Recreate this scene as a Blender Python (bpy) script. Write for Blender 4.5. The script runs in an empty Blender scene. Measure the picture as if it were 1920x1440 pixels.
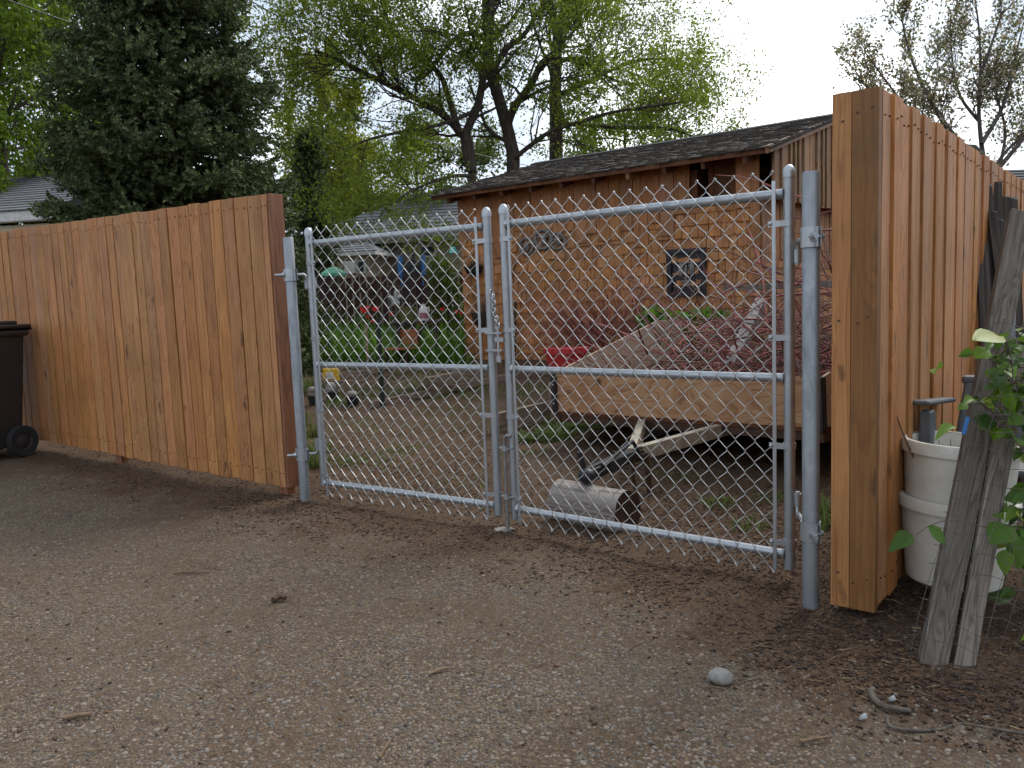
import bpy, math, random
import numpy as np
from mathutils import Vector, Matrix, noise
random.seed(7); RNG = np.random.default_rng(11)
scene = bpy.context.scene
COL = scene.collection
R = math.radians

# ------------------------------------------------------------------ camera
FPX, CX, CY, EYE = 1530.0, 960.0, 720.0, 1.13
PITCH, ROLL = R(6.1), R(2.2)
CAM = Vector((0, 0, EYE))
Fv = Vector((0, math.cos(PITCH), -math.sin(PITCH)))
R0 = Vector((1, 0, 0)); U0 = Vector((0, math.sin(PITCH), math.cos(PITCH)))
Rv = R0 * math.cos(ROLL) - U0 * math.sin(ROLL)
Uv = U0 * math.cos(ROLL) + R0 * math.sin(ROLL)
cd = bpy.data.cameras.new('camera'); cam = bpy.data.objects.new('camera', cd); COL.objects.link(cam)
cam.matrix_world = Matrix((
    (Rv.x, Uv.x, -Fv.x, CAM.x), (Rv.y, Uv.y, -Fv.y, CAM.y), (Rv.z, Uv.z, -Fv.z, CAM.z), (0, 0, 0, 1)))
cd.sensor_width = 36; cd.sensor_fit = 'HORIZONTAL'; cd.lens = FPX / 1920 * 36
cd.clip_start = 0.05; cd.clip_end = 2000
scene.camera = cam

def ray(u, v): return Fv + Rv * ((u - CX) / FPX) + Uv * ((CY - v) / FPX)
def at(u, v, d):                       # a measured point: photo position and distance along Y
    r = ray(u, v); return CAM + r * (d / r.y)
def onz(u, v, z=0.0):
    r = ray(u, v); return CAM + r * ((z - EYE) / r.z)
def zat(v, u, p):                      # height of photo row v above plan point p
    r = ray(u, v); return EYE + r.z * (p.y / r.y)

# ------------------------------------------------------------------ terrain
MID = Vector((-.05, 3.93)); NRM = Vector((.61, .79))
def sst(x): x = max(0., min(1., x)); return x * x * (3 - 2 * x)
def gz(x, y):
    s = (x - MID.x) * NRM.x + (y - MID.y) * NRM.y
    z = .32 * sst((s - 1.6) / 3.6) + .012 * max(0., min(s - 5.2, 30)) + .06 * math.exp(-((x - 1.62) ** 2 + (y - 2.86) ** 2) / .1)
    return z
def onter(u, v):
    z = 0.
    for _ in range(14):
        p = onz(u, v, z); z = .5 * z + .5 * gz(p.x, p.y)
    p = onz(u, v, z); return p

# ------------------------------------------------------------------ objects
MW = {}
def link(o): COL.objects.link(o); return o
def tag(o, label=None, cat=None, group=None, kind=None):
    if label: o['label'] = label
    if cat: o['category'] = cat
    if group: o['group'] = group
    if kind: o['kind'] = kind
    return o
def thing(name, label, cat, loc=(0, 0, 0), rotz=0., group=None, M=None):
    o = bpy.data.objects.new(name, None); link(o); o.empty_display_size = .1
    if M is None: M = Matrix.Translation(Vector(loc)) @ Matrix.Rotation(rotz, 4, 'Z')
    o.matrix_world = M; MW[o.name] = M
    return tag(o, label, cat, group)

class MB:
    def __init__(s): s.v = []; s.f = []
    def add(s, vs, fs):
        o = len(s.v); s.v.extend([Vector(v) for v in vs]); s.f.extend([tuple(i + o for i in f) for f in fs])
    def box(s, c, sz, rot=None, taper=None):
        c = Vector(c); hx, hy, hz = sz[0] / 2, sz[1] / 2, sz[2] / 2
        vs = [Vector((x * hx, y * hy, z * hz)) for z in (-1, 1) for y in (-1, 1) for x in (-1, 1)]
        if taper: vs = [Vector((v.x * (taper if v.z > 0 else 1), v.y * (taper if v.z > 0 else 1), v.z)) for v in vs]
        if rot is not None: vs = [rot @ v for v in vs]
        s.add([c + v for v in vs], [(0, 2, 3, 1), (4, 5, 7, 6), (0, 1, 5, 4), (2, 6, 7, 3), (0, 4, 6, 2), (1, 3, 7, 5)])
    def hexa(s, b, t):                   # bottom quad and top quad
        s.add(list(b) + list(t), [(3, 2, 1, 0), (4, 5, 6, 7), (0, 1, 5, 4), (1, 2, 6, 5), (2, 3, 7, 6), (3, 0, 4, 7)])
    def bar(s, p0, p1, w, h, up=Vector((0, 0, 1)), w1=None, h1=None):
        p0 = Vector(p0); p1 = Vector(p1); d = (p1 - p0).normalized()
        x = d.cross(up).normalized(); y = x.cross(d).normalized()
        w1 = w if w1 is None else w1; h1 = h if h1 is None else h1
        q = lambda p, w, h: [p - x * w / 2 - y * h / 2, p + x * w / 2 - y * h / 2, p + x * w / 2 + y * h / 2, p - x * w / 2 + y * h / 2]
        s.hexa(q(p0, w, h), q(p1, w1, h1))
    def tube(s, pts, r, n=8, caps=True, closed=False):
        pts = [Vector(p) for p in pts]; m = len(pts)
        if not hasattr(r, '__len__'): r = [r] * m
        up = None; vs = []
        for i, p in enumerate(pts):
            if closed: d = pts[(i + 1) % m] - pts[i - 1]
            else: d = pts[min(i + 1, m - 1)] - pts[max(i - 1, 0)]
            d = d.normalized() if d.length > 1e-9 else Vector((0, 0, 1))
            if up is None:
                a = Vector((0, 0, 1)) if abs(d.z) < .9 else Vector((1, 0, 0))
                x = d.cross(a).normalized()
            else:
                x = (up - d * up.dot(d)); x = x.normalized() if x.length > 1e-9 else d.orthogonal().normalized()
            up = x; y = d.cross(x)
            for k in range(n):
                t = 2 * math.pi * k / n
                vs.append(p + (x * math.cos(t) + y * math.sin(t)) * r[i])
        fs = []
        for i in range(m if closed else m - 1):
            j = (i + 1) % m
            for k in range(n):
                l = (k + 1) % n; fs.append((i * n + k, i * n + l, j * n + l, j * n + k))
        if caps and not closed:
            fs.append(tuple(range(n - 1, -1, -1))); fs.append(tuple((m - 1) * n + k for k in range(n)))
        s.add(vs, fs)
    def lathe(s, prof, n=24, M=None, a0=0, a1=2 * math.pi):
        full = abs(a1 - a0 - 2 * math.pi) < 1e-6; m = n if full else n + 1
        vs = []
        for (r, z) in prof:
            for k in range(m):
                t = a0 + (a1 - a0) * k / n; v = Vector((r * math.cos(t), r * math.sin(t), z)); vs.append(M @ v if M else v)
        fs = []
        for i in range(len(prof) - 1):
            for k in range(n):
                l = (k + 1) % m; fs.append((i * m + k, i * m + l, (i + 1) * m + l, (i + 1) * m + k))
        s.add(vs, fs)
    def prism(s, poly, y0, y1, M=None):  # polygon in local XZ, extruded along local Y
        n = len(poly); vs = [Vector((x, y0, z)) for x, z in poly] + [Vector((x, y1, z)) for x, z in poly]
        if M: vs = [M @ v for v in vs]
        s.add(vs, [tuple(range(n)), tuple(range(2 * n - 1, n - 1, -1))] + [(i, n + i, n + (i + 1) % n, (i + 1) % n) for i in range(n)])
    def sphere(s, c, r, n=12, m=8, jit=0, M=None):
        vs = []; fs = []; rx, ry, rz = (r if hasattr(r, '__len__') else (r, r, r))
        c = Vector(c)
        for i in range(1, m):
            a = math.pi * i / m
            for k in range(n):
                t = 2 * math.pi * k / n; j = 1 + random.uniform(-jit, jit)
                v = Vector((rx * j * math.sin(a) * math.cos(t), ry * j * math.sin(a) * math.sin(t), rz * j * math.cos(a)))
                vs.append(c + (M @ v if M else v))
        tp = Vector((0, 0, rz)); vs.append(c + (M @ tp if M else tp)); vs.append(c - (M @ tp if M else tp))
        for i in range(m - 2):
            for k in range(n):
                l = (k + 1) % n; fs.append((i * n + k, (i + 1) * n + k, (i + 1) * n + l, i * n + l))
        T = (m - 1) * n
        for k in range(n):
            l = (k + 1) % n; fs.append((T, k, l)); fs.append((T + 1, (m - 2) * n + l, (m - 2) * n + k))
        s.add(vs, fs)
    def build(s, name, mat, parent=None, smooth=35, bevel=0., world=True, origin=None):
        me = bpy.data.meshes.new(name)
        vs = s.v
        if parent is not None and world:
            inv = MW[parent.name].inverted(); vs = [inv @ v for v in vs]
        elif origin is not None:
            o_ = Vector(origin); vs = [v - o_ for v in vs]
        me.from_pydata([tuple(v) for v in vs], [], s.f); me.materials.append(mat)
        return finish(name, me, parent, smooth, bevel, origin)

def finish(name, me, parent=None, smooth=35, bevel=0., origin=None):
    me.update()
    if smooth:
        me.polygons.foreach_set('use_smooth', [True] * len(me.polygons))
        if smooth < 180: me.set_sharp_from_angle(angle=R(smooth))
    o = bpy.data.objects.new(name, me); link(o)
    if parent is not None:
        o.parent = parent; MW[o.name] = MW[parent.name]
    else:
        M = Matrix.Translation(Vector(origin)) if origin is not None else Matrix.Identity(4)
        o.matrix_world = M; MW[o.name] = M
    if bevel:
        b = o.modifiers.new('bevel', 'BEVEL'); b.width = bevel; b.segments = 2; b.limit_method = 'ANGLE'; b.angle_limit = R(40)
    return o

def np_mesh(name, V, Fq, mat, parent=None, smooth=0, origin=None):
    """V (n,3) array in world space, Fq (m,k) array of faces."""
    if parent is not None:
        inv = np.array(MW[parent.name].inverted()); V = V @ inv[:3, :3].T + inv[:3, 3]
    elif origin is not None: V = V - np.array(origin)
    me = bpy.data.meshes.new(name); n, k = Fq.shape
    me.vertices.add(len(V)); me.vertices.foreach_set('co', V.astype(np.float32).ravel())
    me.loops.add(n * k); me.loops.foreach_set('vertex_index', Fq.astype(np.int32).ravel())
    me.polygons.add(n); me.polygons.foreach_set('loop_start', np.arange(0, n * k, k, dtype=np.int32))
    me.update(calc_edges=True); me.validate(); me.materials.append(mat)
    return finish(name, me, parent, smooth, 0, origin)

def rot_rand(n, rng, up_bias=0.):
    q = rng.normal(size=(n, 4)); q /= np.linalg.norm(q, axis=1)[:, None]
    w, x, y, z = q.T
    M = np.stack([1 - 2 * (y * y + z * z), 2 * (x * y - z * w), 2 * (x * z + y * w), 2 * (x * y + z * w), 1 - 2 * (x * x + z * z), 2 * (y * z - x * w),
                  2 * (x * z - y * w), 2 * (y * z + x * w), 1 - 2 * (x * x + y * y)], 1).reshape(n, 3, 3)
    return M
def stamp(tv, tf, C, M, S):
    """copies of template tv (k,3)/tf at centres C with rotations M (n,3,3), sizes S (n,) or (n,3)"""
    n, k = len(C), len(tv)
    S = np.asarray(S, float); S = S[:, None, None] if S.ndim == 1 else S[:, None, :]
    V = np.einsum('nij,nkj->nki', M, tv[None] * S) + np.asarray(C)[:, None, :]
    Fq = (tf[None] + (np.arange(n) * k)[:, None, None]).reshape(-1, tf.shape[1])
    return V.reshape(-1, 3), Fq
LEAF_V = np.array([(0, -.5, 0), (.28, -.1, .06), (.2, .25, .04), (0, .5, -.05), (-.2, .25, .04), (-.28, -.1, .06), (0, 0, 0)], float)
LEAF_F = np.array([(0, 1, 2, 6), (6, 2, 3, 3), (0, 6, 4, 5), (6, 3, 4, 4)])
LEAF_F = np.array([(0, 1, 6), (1, 2, 6), (2, 3, 6), (3, 4, 6), (4, 5, 6), (5, 0, 6)])
LEAF4_V = np.array([(0, -.5, 0), (.3, 0, .07), (0, .5, 0), (-.3, 0, .07)], float)
LEAF4_F = np.array([(0, 1, 2), (0, 2, 3)])
# ------------------------------------------------------------------ materials
def nd(nt, kind, props=None, out=0, **inp):
    n = nt.nodes.new(kind)
    for k, v in (props or {}).items(): setattr(n, k, v)
    for k, v in inp.items():
        key = k.replace('_', ' ')
        s = n.inputs[int(k[1:])] if k[0] == 'i' and k[1:].isdigit() else n.inputs[key]
        if isinstance(v, bpy.types.NodeSocket): nt.links.new(v, s)
        elif isinstance(v, bpy.types.Node): nt.links.new(v.outputs[0], s)
        else: s.default_value = v
    return n
def rgba(c): return (c[0], c[1], c[2], 1.)
def ramp(nt, fac, stops, interp='LINEAR'):
    n = nt.nodes.new('ShaderNodeValToRGB'); cr = n.color_ramp; cr.interpolation = interp
    while len(cr.elements) < len(stops): cr.elements.new(.5)
    for e, (p, c) in zip(cr.elements, stops):
        e.position = p; e.color = rgba(c) if hasattr(c, '__len__') else (c, c, c, 1)
    nt.links.new(fac if isinstance(fac, bpy.types.NodeSocket) else fac.outputs[0], n.inputs[0]); return n.outputs[0]
def math_(nt, op, a, b=0., clamp=False):
    n = nt.nodes.new('ShaderNodeMath'); n.operation = op; n.use_clamp = clamp
    for i, v in enumerate((a, b)):
        if isinstance(v, bpy.types.NodeSocket): nt.links.new(v, n.inputs[i])
        else: n.inputs[i].default_value = v
    return n.outputs[0]
def mix(nt, fac, a, b, mode='MIX'):
    n = nt.nodes.new('ShaderNodeMix'); n.data_type = 'RGBA'; n.blend_type = mode
    for i, v in ((0, fac), (6, a), (7, b)):
        if isinstance(v, bpy.types.NodeSocket): nt.links.new(v, n.inputs[i])
        else: n.inputs[i].default_value = v if i == 0 else (rgba(v) if hasattr(v, '__len__') else (v, v, v, 1))
    return n.outputs[2]
def vmap(nt, vec, scale=(1, 1, 1), rot=(0, 0, 0), loc=(0, 0, 0)):
    n = nd(nt, 'ShaderNodeMapping', Vector=vec); n.inputs['Scale'].default_value = scale
    n.inputs['Rotation'].default_value = rot; n.inputs['Location'].default_value = loc; return n.outputs[0]
def noi(nt, vec, scale, detail=4, rough=.55, dist=0., col=False):
    n = nd(nt, 'ShaderNodeTexNoise', Vector=vec, Scale=scale, Detail=detail, Roughness=rough, Distortion=dist)
    return n.outputs[1 if col else 0]
def vor(nt, vec, scale, feature='F1', rnd=1., out='Distance'):
    n = nd(nt, 'ShaderNodeTexVoronoi', {'feature': feature}, Vector=vec, Scale=scale, Randomness=rnd); return n.outputs[out]
def new_mat(name):
    m = bpy.data.materials.new(name); m.use_nodes = True; nt = m.node_tree; nt.nodes.clear()
    out = nt.nodes.new('ShaderNodeOutputMaterial'); b = nt.nodes.new('ShaderNodeBsdfPrincipled'); nt.links.new(b.outputs[0], out.inputs[0])
    return m, nt, b, out
def setin(nt, b, **kw):
    for k, v in kw.items():
        s = b.inputs[k.replace('_', ' ')]
        if isinstance(v, bpy.types.NodeSocket): nt.links.new(v, s)
        else: s.default_value = rgba(v) if hasattr(v, '__len__') and len(v) == 3 and s.type == 'RGBA' else v
def bump(nt, b, h, strength=.3, dist=.01, normal=None):
    n = nd(nt, 'ShaderNodeBump', Height=h, Strength=strength, Distance=dist)
    if normal is not None: nt.links.new(normal, n.inputs['Normal'])
    nt.links.new(n.outputs[0], b.inputs['Normal']); return n.outputs[0]
def objc(nt): return nt.nodes.new('ShaderNodeTexCoord').outputs['Object']
def isl(nt): return nt.nodes.new('ShaderNodeNewGeometry').outputs['Random Per Island']
def islvec(nt, vec, amt=37.):
    r = isl(nt); a = math_(nt, 'MULTIPLY', r, amt); b = math_(nt, 'MULTIPLY', r, amt * 2.37); c = math_(nt, 'MULTIPLY', r, amt * 5.11)
    n = nd(nt, 'ShaderNodeCombineXYZ', X=a, Y=b, Z=c)
    v = nt.nodes.new('ShaderNodeVectorMath'); v.operation = 'ADD'; nt.links.new(vec, v.inputs[0]); nt.links.new(n.outputs[0], v.inputs[1]); return v.outputs[0]

def wood(name, dark, mid, light, axis='Z', knots=.6, var=.25, rough=.65, grain=1., bumpy=.25, stain=None, huevar=.02, weather=0., ringw=.32):
    m, nt, b, out = new_mat(name)
    r = isl(nt); v = islvec(nt, objc(nt))
    sc = {'Z': (1, 1, .075), 'X': (.075, 1, 1), 'Y': (1, .075, 1)}[axis]
    kn = {'Z': (1, 1, .33), 'X': (.33, 1, 1), 'Y': (1, .33, 1)}[axis]
    g = vmap(nt, v, sc)
    kw = mix(nt, .05, vmap(nt, v, kn), noi(nt, v, 14, 2, col=True), 'ADD')
    kd = vor(nt, kw, 5.6)                                    # knot cells
    kf = ramp(nt, kd, [(0, 1.), (.055, .8), (.12, .0)])
    k2 = nd(nt, 'ShaderNodeTexVoronoi', Vector=kw, Scale=12.)
    kf2 = math_(nt, 'MULTIPLY', ramp(nt, k2.outputs['Distance'], [(0, 1.), (.1, .7), (.17, 0.)]), ramp(nt, nd(nt, 'ShaderNodeSeparateColor', Color=k2.outputs['Color']).outputs[0], [(.6, 0.), (.66, .8)]))
    kf = math_(nt, 'MAXIMUM', kf, kf2)
    swirl = ramp(nt, kd, [(0, 1.), (.42, 0.)])
    big = noi(nt, g, 9 * grain, 3, .5, .6)
    w = math_(nt, 'ADD', math_(nt, 'MULTIPLY', big, 9.), math_(nt, 'MULTIPLY', swirl, 2.4 * knots))
    rings = math_(nt, 'FRACT', w)
    rings = ramp(nt, rings, [(0, .0), (.55, .35), (.86, 1.), (1, .0)])
    fine = noi(nt, vmap(nt, v, tuple(x * (1 if x == 1 else .3) for x in sc)), 170 * grain, 4, .6)
    t = math_(nt, 'ADD', math_(nt, 'MULTIPLY', rings, ringw), math_(nt, 'MULTIPLY', fine, .55))
    t = math_(nt, 'ADD', t, math_(nt, 'MULTIPLY', noi(nt, g, 3., 3), .35))
    c = ramp(nt, t, [(.3, light), (.54, mid), (.86, dark)])
    c = mix(nt, ramp(nt, noi(nt, vmap(nt, v, tuple(x if x == 1 else .3 for x in sc)), 5.5, 3, .6), [(.46, 0.), (.66, .22)]), c, dark)
    c = mix(nt, ramp(nt, noi(nt, vmap(nt, v, tuple(x if x == 1 else .2 for x in sc), loc=(3, 8, 5)), 16, 2, .6), [(.55, 0.), (.72, .3)]), c, light)
    if stain: c = mix(nt, ramp(nt, noi(nt, objc(nt), 2.2, 5, .6), [(.5, 0.), (.66, .4)]), c, stain)
    c = mix(nt, math_(nt, 'MULTIPLY', kf, knots), c, tuple(x * .28 for x in dark))
    if weather: c = mix(nt, ramp(nt, noi(nt, g, 14, 5), [(.4, 0.), (.7, weather)]), c, (.2, .19, .18))
    h = nd(nt, 'ShaderNodeHueSaturation', Color=c,
           Value=math_(nt, 'ADD', math_(nt, 'MULTIPLY', r, var * 2), 1 - var),
           Hue=math_(nt, 'ADD', math_(nt, 'MULTIPLY', math_(nt, 'FRACT', math_(nt, 'MULTIPLY', r, 7.3)), huevar), .5 - huevar / 2),
           Saturation=math_(nt, 'ADD', math_(nt, 'MULTIPLY', math_(nt, 'FRACT', math_(nt, 'MULTIPLY', r, 13.7)), .12), 1.0))
    setin(nt, b, Base_Color=h.outputs[0], Roughness=rough)
    bump(nt, b, t, bumpy, .004)
    return m
def plain(name, c, rough=.6, metal=0., var=.12, scale=18, bumpy=.1, c2=None, spec=None, isvar=0.):
    m, nt, b, out = new_mat(name); v = objc(nt)
    n = noi(nt, v, scale, 5, .6)
    c2 = c2 or tuple(x * (1 - 2.2 * var) for x in c)
    col = mix(nt, ramp(nt, n, [(.35, 0.), (.68, 1.)]), c, c2)
    if isvar:
        col = nd(nt, 'ShaderNodeHueSaturation', Color=col, Value=math_(nt, 'ADD', math_(nt, 'MULTIPLY', isl(nt), 2 * isvar), 1 - isvar)).outputs[0]
    setin(nt, b, Base_Color=col, Roughness=math_(nt, 'ADD', math_(nt, 'MULTIPLY', n, .2), rough - .1), Metallic=metal)
    if spec is not None: b.inputs['Specular IOR Level'].default_value = spec
    bump(nt, b, n, bumpy, .004); return m
def galv(name, c=(.5, .52, .54), rough=.42, stain=.3):
    m, nt, b, out = new_mat(name); v = objc(nt)
    sp = vor(nt, vmap(nt, v, (1, 1, .45)), 42, out='Color'); spv = nd(nt, 'ShaderNodeSeparateColor', Color=sp).outputs[0]
    n = noi(nt, vmap(nt, v, (1, 1, .25)), 26, 5, .65); n2 = noi(nt, v, 7, 5, .65)
    col = mix(nt, math_(nt, 'MULTIPLY', spv, .35), c, tuple(x * .72 for x in c))
    col = mix(nt, ramp(nt, n, [(.5, 0.), (.72, stain)]), col, tuple(x * .42 for x in c))
    col = mix(nt, ramp(nt, n2, [(.55, 0.), (.7, .35)]), col, (.56, .57, .58))
    setin(nt, b, Base_Color=col, Metallic=.75, Roughness=math_(nt, 'ADD', math_(nt, 'MULTIPLY', n, .3), rough - .12))
    bump(nt, b, n, .12, .002); return m
def leafmat(name, c1, c2, trans=.35, rough=.55, big=None, c3=None):
    m, nt, b, out = new_mat(name); r = isl(nt)
    stops = [(0, c1), (1, c2)] if c3 is None else [(0, c1), (.8, c2), (1, c3)]
    col = ramp(nt, r, stops)
    if big:
        n = noi(nt, objc(nt), big[0], 3); col = mix(nt, ramp(nt, n, [(.4, 0.), (.62, 1.)]), col, big[1], 'MULTIPLY')
    setin(nt, b, Base_Color=col, Roughness=rough); b.inputs['Specular IOR Level'].default_value = .3
    t = nd(nt, 'ShaderNodeBsdfTranslucent', Color=mix(nt, 1., col, (1.25, 1.25, .7), 'MULTIPLY'))
    mx = nd(nt, 'ShaderNodeMixShader', i0=trans, i1=b.outputs[0], i2=t.outputs[0]); nt.links.new(mx.outputs[0], out.inputs[0])
    return m
def bark(name, c1, c2, sc=9):
    m, nt, b, out = new_mat(name); v = vmap(nt, objc(nt), (1, 1, .22))
    n = noi(nt, v, sc * 2, 6, .65, .5)
    setin(nt, b, Base_Color=ramp(nt, n, [(.35, c1), (.65, c2)]), Roughness=.9); bump(nt, b, n, .6, .03); return m

M = {}
M['cedar'] = wood('cedar_boards', (.19, .076, .027), (.42, .186, .071), (.53, .275, .118), 'Z', .9, .13, .62, stain=(.23, .095, .035), huevar=.007, bumpy=.3, ringw=.24)
M['cedar_post'] = wood('cedar_post', (.085, .032, .01), (.205, .081, .027), (.29, .13, .046), 'Z', .7, .08, .62, stain=(.085, .034, .012), bumpy=.4, ringw=.14)
M['cedar_red'] = wood('reddish_end_board', (.12, .047, .018), (.225, .095, .04), (.29, .135, .06), 'Z', .7, .08, .62)
M['shed_board'] = wood('shed_board', (.16, .07, .03), (.34, .164, .076), (.43, .22, .105), 'Z', .45, .18, .75, stain=(.1, .048, .024), huevar=.008)
M['shed_pale'] = wood('weathered_gable_board', (.17, .085, .036), (.3, .165, .075), (.4, .25, .13), 'Z', .55, .25, .75, stain=(.12, .075, .045), weather=.35)
M['shingle'] = wood('shed_shingle', (.19, .08, .033), (.385, .185, .08), (.48, .25, .115), 'Z', .05, .2, .8, stain=(.12, .06, .034), huevar=.008)
M['shake'] = wood('roof_shake', (.02, .015, .012), (.048, .037, .028), (.08, .063, .05), 'Y', .1, .4, .9, huevar=.02, weather=.05)
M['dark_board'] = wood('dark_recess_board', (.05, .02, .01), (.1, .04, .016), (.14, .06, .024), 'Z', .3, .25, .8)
M['grey_wood'] = wood('grey_weathered_wood', (.045, .036, .028), (.16, .135, .11), (.28, .245, .205), 'Z', .9, .25, .85, bumpy=.6, grain=2., stain=(.16, .12, .085))
M['grey_wood_dark'] = wood('dark_weathered_wood', (.035, .028, .022), (.115, .096, .078), (.2, .175, .147), 'Z', .9, .25, .85, bumpy=.6, grain=2.2, stain=(.1, .07, .05))
M['dark_lumber'] = wood('dark_lumber', (.018, .014, .012), (.05, .04, .033), (.1, .082, .068), 'Z', .2, .3, .9)
M['brown_fence'] = wood('brown_stained_fence', (.022, .009, .007), (.05, .019, .014), (.075, .03, .022), 'Z', .2, .2, .8)
def plywood(name, pale, mid, dark, off=0.):
    m, nt, b, out = new_mat(name); v = vmap(nt, objc(nt), (1, 1, 1), (0, 0, 0), (off, off, 0))
    kw = mix(nt, .07, vmap(nt, v, (.75, 1, 1)), noi(nt, v, 11, 2, col=True), 'ADD')
    kv = nd(nt, 'ShaderNodeTexVoronoi', Vector=kw, Scale=5.5); on = ramp(nt, nd(nt, 'ShaderNodeSeparateColor', Color=kv.outputs['Color']).outputs[0], [(.28, 0.), (.34, 1.)])
    core = math_(nt, 'MULTIPLY', ramp(nt, kv.outputs['Distance'], [(0, 1.), (.09, .85), (.17, 0.)]), on); halo = math_(nt, 'MULTIPLY', ramp(nt, kv.outputs['Distance'], [(0, 1.), (.34, 0.)]), on)
    w = math_(nt, 'ADD', math_(nt, 'MULTIPLY', noi(nt, vmap(nt, v, (.32, 1, 1.5)), 3.2, 3, .5, .8), 15.), math_(nt, 'MULTIPLY', halo, 2.2))
    ring = ramp(nt, math_(nt, 'FRACT', w), [(0, 0.), (.6, .2), (.88, 1.), (1, 0.)])
    fib = noi(nt, vmap(nt, v, (.1, 1, 1)), 150, 3, .6); big = noi(nt, v, 3.5, 4, .6)
    c = mix(nt, math_(nt, 'MULTIPLY', ring, .85), pale, mid); c = mix(nt, ramp(nt, fib, [(.4, 0.), (.75, .4)]), c, mid)
    c = mix(nt, ramp(nt, big, [(.48, 0.), (.68, .45)]), c, mid); c = mix(nt, math_(nt, 'MULTIPLY', halo, .35), c, mid); c = mix(nt, core, c, dark)
    setin(nt, b, Base_Color=c, Roughness=.65); bump(nt, b, ring, .15, .002); return m
M['ply'] = plywood('plywood', (.46, .28, .145), (.25, .1, .036), (.1, .038, .015))
M['ply_grey'] = plywood('grey_plywood', (.46, .33, .24), (.32, .22, .15), (.1, .065, .045), 3.)
M['bed_wood'] = wood('bed_timber', (.1, .066, .045), (.22, .16, .112), (.33, .25, .185), 'X', .3, .2, .85)
M['log_bark'] = wood('weathered_log', (.1, .08, .065), (.28, .24, .21), (.42, .38, .34), 'X', .3, .05, .9, bumpy=.9)
M['log_end'] = wood('log_end_grain', (.02, .012, .008), (.05, .028, .017), (.075, .045, .028), 'Z', .3, .05, .9, bumpy=.6)
M['galv'] = galv('galvanised_pipe', (.4, .42, .44), .4, .35); M['galv_post'] = galv('galvanised_post', (.29, .305, .32), .5, .5)
M['wire'] = galv('galvanised_wire', (.6, .61, .6), .38, .15); M['fitting'] = galv('galvanised_fitting', (.43, .45, .47), .36, .25)
M['rod'] = galv('weathered_rod', (.28, .27, .26), .5, .5)
M['rust_wire'] = plain('rusty_wire', (.11, .09, .078), .6, .4)
M['black'] = plain('black_steel', (.025, .026, .03), .5, .2); M['rust'] = plain('rusty_steel', (.09, .045, .025), .8, .2, .2)
M['trail_paint'] = plain('cream_painted_steel', (.43, .38, .29), .6, 0, .15, c2=(.27, .22, .16))
M['bin'] = plain('bin_plastic', (.028, .024, .023), .5, 0, .1); M['rubber'] = plain('rubber', (.017, .017, .018), .85)
M['bucket'] = plain('white_bucket_plastic', (.72, .7, .64), .5, 0, .12, 9, c2=(.58, .54, .46))
M['grey_plastic'] = plain('grey_plastic', (.105, .112, .122), .5)
M['red_plastic'] = plain('red_plastic', (.42, .022, .03), .45); M['yellow'] = plain('yellow_plastic', (.68, .42, .03), .5)
M['white'] = plain('white_paint', (.62, .61, .58), .6); M['cream'] = plain('cream_siding', (.5, .43, .29), .7, c2=(.45, .385, .26))
M['tan'] = plain('tan_siding', (.34, .285, .205), .75, c2=(.3, .25, .18))
M['terracotta'] = plain('terracotta', (.34, .11, .05), .8, c2=(.25, .085, .04))
M['roof_grey'] = plain('grey_asphalt_shingle', (.19, .19, .2), .9, 0, .25, 30, isvar=.15)
M['roof_dark'] = plain('dark_asphalt_shingle', (.065, .063, .065), .9, 0, .25, 30, isvar=.15)
M['glass'] = plain('dark_window_glass', (.02, .024, .028), .12, spec=.6); M['plum'] = plain('dark_metal_plaque', (.022, .022, .028), .45, .4)
M['stone'] = plain('stone', (.27, .25, .225), .85, 0, .2, 40, .4, c2=(.17, .15, .13))
M['cement'] = plain('grey_plaster', (.2, .19, .175), .85, c2=(.13, .12, .11)); M['teal'] = plain('turquoise_enamel', (.1, .42, .36), .4)
M['mint'] = plain('mint_fabric', (.16, .47, .3), .7); M['blue'] = plain('blue_foam', (.03, .17, .45), .6); M['net'] = plain('black_net', (.012, .013, .017), .8)
M['green_post'] = plain('dark_green_steel', (.012, .03, .022), .6, .2); M['stick'] = plain('dry_stick', (.2, .125, .07), .85, 0, .25, 40)
M['root'] = plain('grey_root', (.13, .1, .075), .85, 0, .25, 40); M['paper'] = plain('paper_scrap', (.4, .4, .4), .8)
M['twig_red'] = plain('red_dogwood_twig', (.27, .072, .062), .6, 0, .2, 6, isvar=.75, c2=(.15, .05, .042))
M['twig_brown'] = plain('brown_twig', (.2, .12, .075), .75, 0, .25, 6, isvar=.5)
M['chip'] = plain('bark_chip', (.12, .062, .03), .9, 0, .25, 60, isvar=.75); M['straw'] = plain('straw', (.24, .165, .09), .85, isvar=.5)
M['chipdark'] = plain('dark_bark_chip', (.06, .034, .021), .9, 0, .25, 60, isvar=.6)
M['pebble'] = plain('pebble', (.172, .13, .092), .75, 0, .2, 14, isvar=.55, c2=(.12, .105, .092))
M['spruce'] = leafmat('spruce_needles', (.03, .043, .016), (.09, .118, .044), .2, .7, None, (.17, .2, .085))
M['olive_leaf'] = leafmat('olive_spring_leaf', (.09, .125, .018), (.23, .285, .045), .6)
M['bright_leaf'] = leafmat('bright_green_leaf', (.07, .125, .016), (.18, .26, .03), .5)
M['yellow_leaf'] = leafmat('yellow_green_leaf', (.13, .16, .015), (.3, .31, .035), .5)
M['mid_leaf'] = leafmat('mid_green_leaf', (.045, .07, .015), (.12, .155, .03), .45)
M['apple_leaf'] = leafmat('apple_leaf', (.1, .115, .06), (.27, .25, .18), .45, c3=(.65, .5, .5))
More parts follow.
